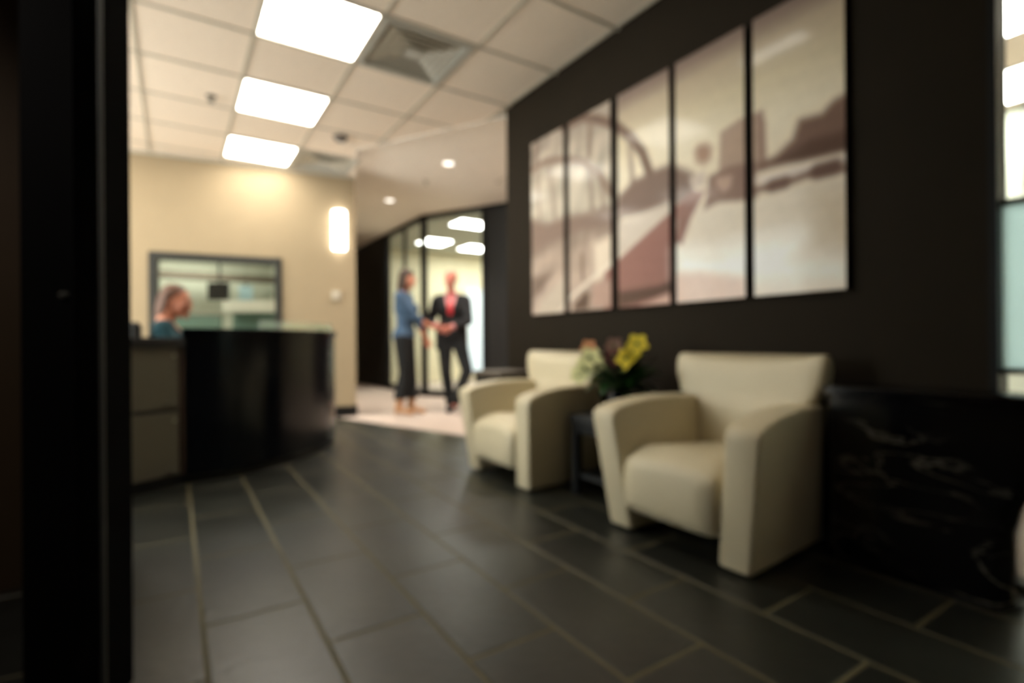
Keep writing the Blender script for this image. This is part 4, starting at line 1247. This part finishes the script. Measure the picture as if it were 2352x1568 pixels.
grow('hair', hr.mesh(), M['hairdark'], wom, .006, 3)
for an in (ankR, ankL):
    b_ = Fig()
    b_.cap('x', an + Vector((0, .025, -.045)), .040, an + Vector((0, -.150, -.084)), .029)
    b_.cap('x', an + Vector((0, .018, -.03)), .044, an + Vector((0, .0, .10)), .050)
    s_ = grow('boot', b_.mesh(), M['tan'], wom, .006, 3)
    bm = new(); cone_sphere(bm, an + Vector((0, .045, -.065)), .020, an + Vector((0, .048, -.104)), .011); obj('heel', bm, M['tan'], s_, smooth=True)

# ------------------------------------------------------------------ receptionist, seated behind the desk
loc, rz = (-.04, 4.585, 0), math.radians(84)
rec = thing('person', 'receptionist with brown hair and a teal top seated behind the desk', 'person', loc, rz)
Z = -.435
F = Fig(); torso(F, Z, True)
hc = Vector((.02, -.055, 1.645 + Z - .02)); R = Matrix.Rotation(math.radians(-24), 3, 'Z') @ Matrix.Rotation(math.radians(8), 3, 'X')
q = head(F, hc, R, 1.0, True)
F.cap('skin neck', (0, .0, 1.52+Z), .050, hc + Vector((0, .02, -.05)), .048)
arms = []
for s in (-1, 1):
    sh = Vector((s*.165, .015, 1.415+Z)); el, wr = ik(sh, (s*.13, -.37, .775), .275, .24, (s*.6, .5, -.6))
    F.cap('skin arm', sh, .047, el, .037); F.cap('skin fore', el, .037, wr, .025); F.ell('skin arm', sh, (.056, .054, .056))
    hand(F, wr, (0, -1, -.05), (0, -.05, -1), -s, .22, .92)
    hp, kn, an = Vector((s*.085, -.02, .54)), Vector((s*.11, -.43, .53)), Vector((s*.11, -.40, .11))
    F.cap('skin leg', hp, .085, kn, .056); F.cap('skin leg', kn, .056, an, .036)
    F.cap('skin foot', an + Vector((0, .02, -.05)), .030, an + Vector((0, -.15, -.083)), .024)
    arms.append((sh, el, wr, hp, kn, an))
grow('body', F.mesh(), M['skin'], rec, .0048, 3)
jk = Fig(); jk.p = [p for p in F.p if 'torso' in p[1]]
bm = jk.mesh(off=.012); x = Fig()
for sh, el, wr, hp, kn, an in arms:
    x.cap('x', sh, .060, el, .050); x.cap('x', el, .048, el.lerp(wr, .55), .040)
b2 = x.mesh(); me_t = bpy.data.meshes.new('t'); b2.to_mesh(me_t); b2.free(); bm.from_mesh(me_t); bpy.data.meshes.remove(me_t)
top = grow('knit_top', bm, M['teal'], rec, .008, 6)
def scoop(u, v): return ((u-.5)*2*.085*(1-v)**.6, 1.49 + Z - .11*v)
drape(rec, 'neckline_skin', top, scoop, M['skin'], .0, .004)
trs = Fig()
for sh, el, wr, hp, kn, an in arms:
    trs.cap('x', hp, .098, kn, .068); trs.cap('x', kn, .068, an + Vector((0, 0, .03)), .055)
trs.ell('x', (0, .01, .55), (.176, .130, .12))
grow('trousers', trs.mesh(), M['trousers'], rec, .008, 5)
for sh, el, wr, hp, kn, an in arms:
    b_ = Fig(); b_.cap('x', an + Vector((0, .03, -.062)), .038, an + Vector((0, -.16, -.082)), .028)
    b_.cap('x', an + Vector((0, .02, -.05)), .042, an + Vector((0, .0, .0)), .044)
    grow('shoe', b_.mesh(), M['shoe'], rec, .006, 3)
face_parts(rec, q, R, 1.0)
hr = Fig()
hr.ell('x', q((0, .026, .059)), (.081, .092, .081), R)
hr.ell('x', q((0, .072, -.005)), (.078, .060, .095), R)
for s in (-1, 1):
    hr.cap('x', q((s*.062, .030, .045)), .032, q((s*.066, .048, -.10)), .032)
hr.cap('x', q((0, .088, -.04)), .055, q((0, .092, -.17)), .046)
grow('hair', hr.mesh(), M['hairbrown'], rec, .006, 3)
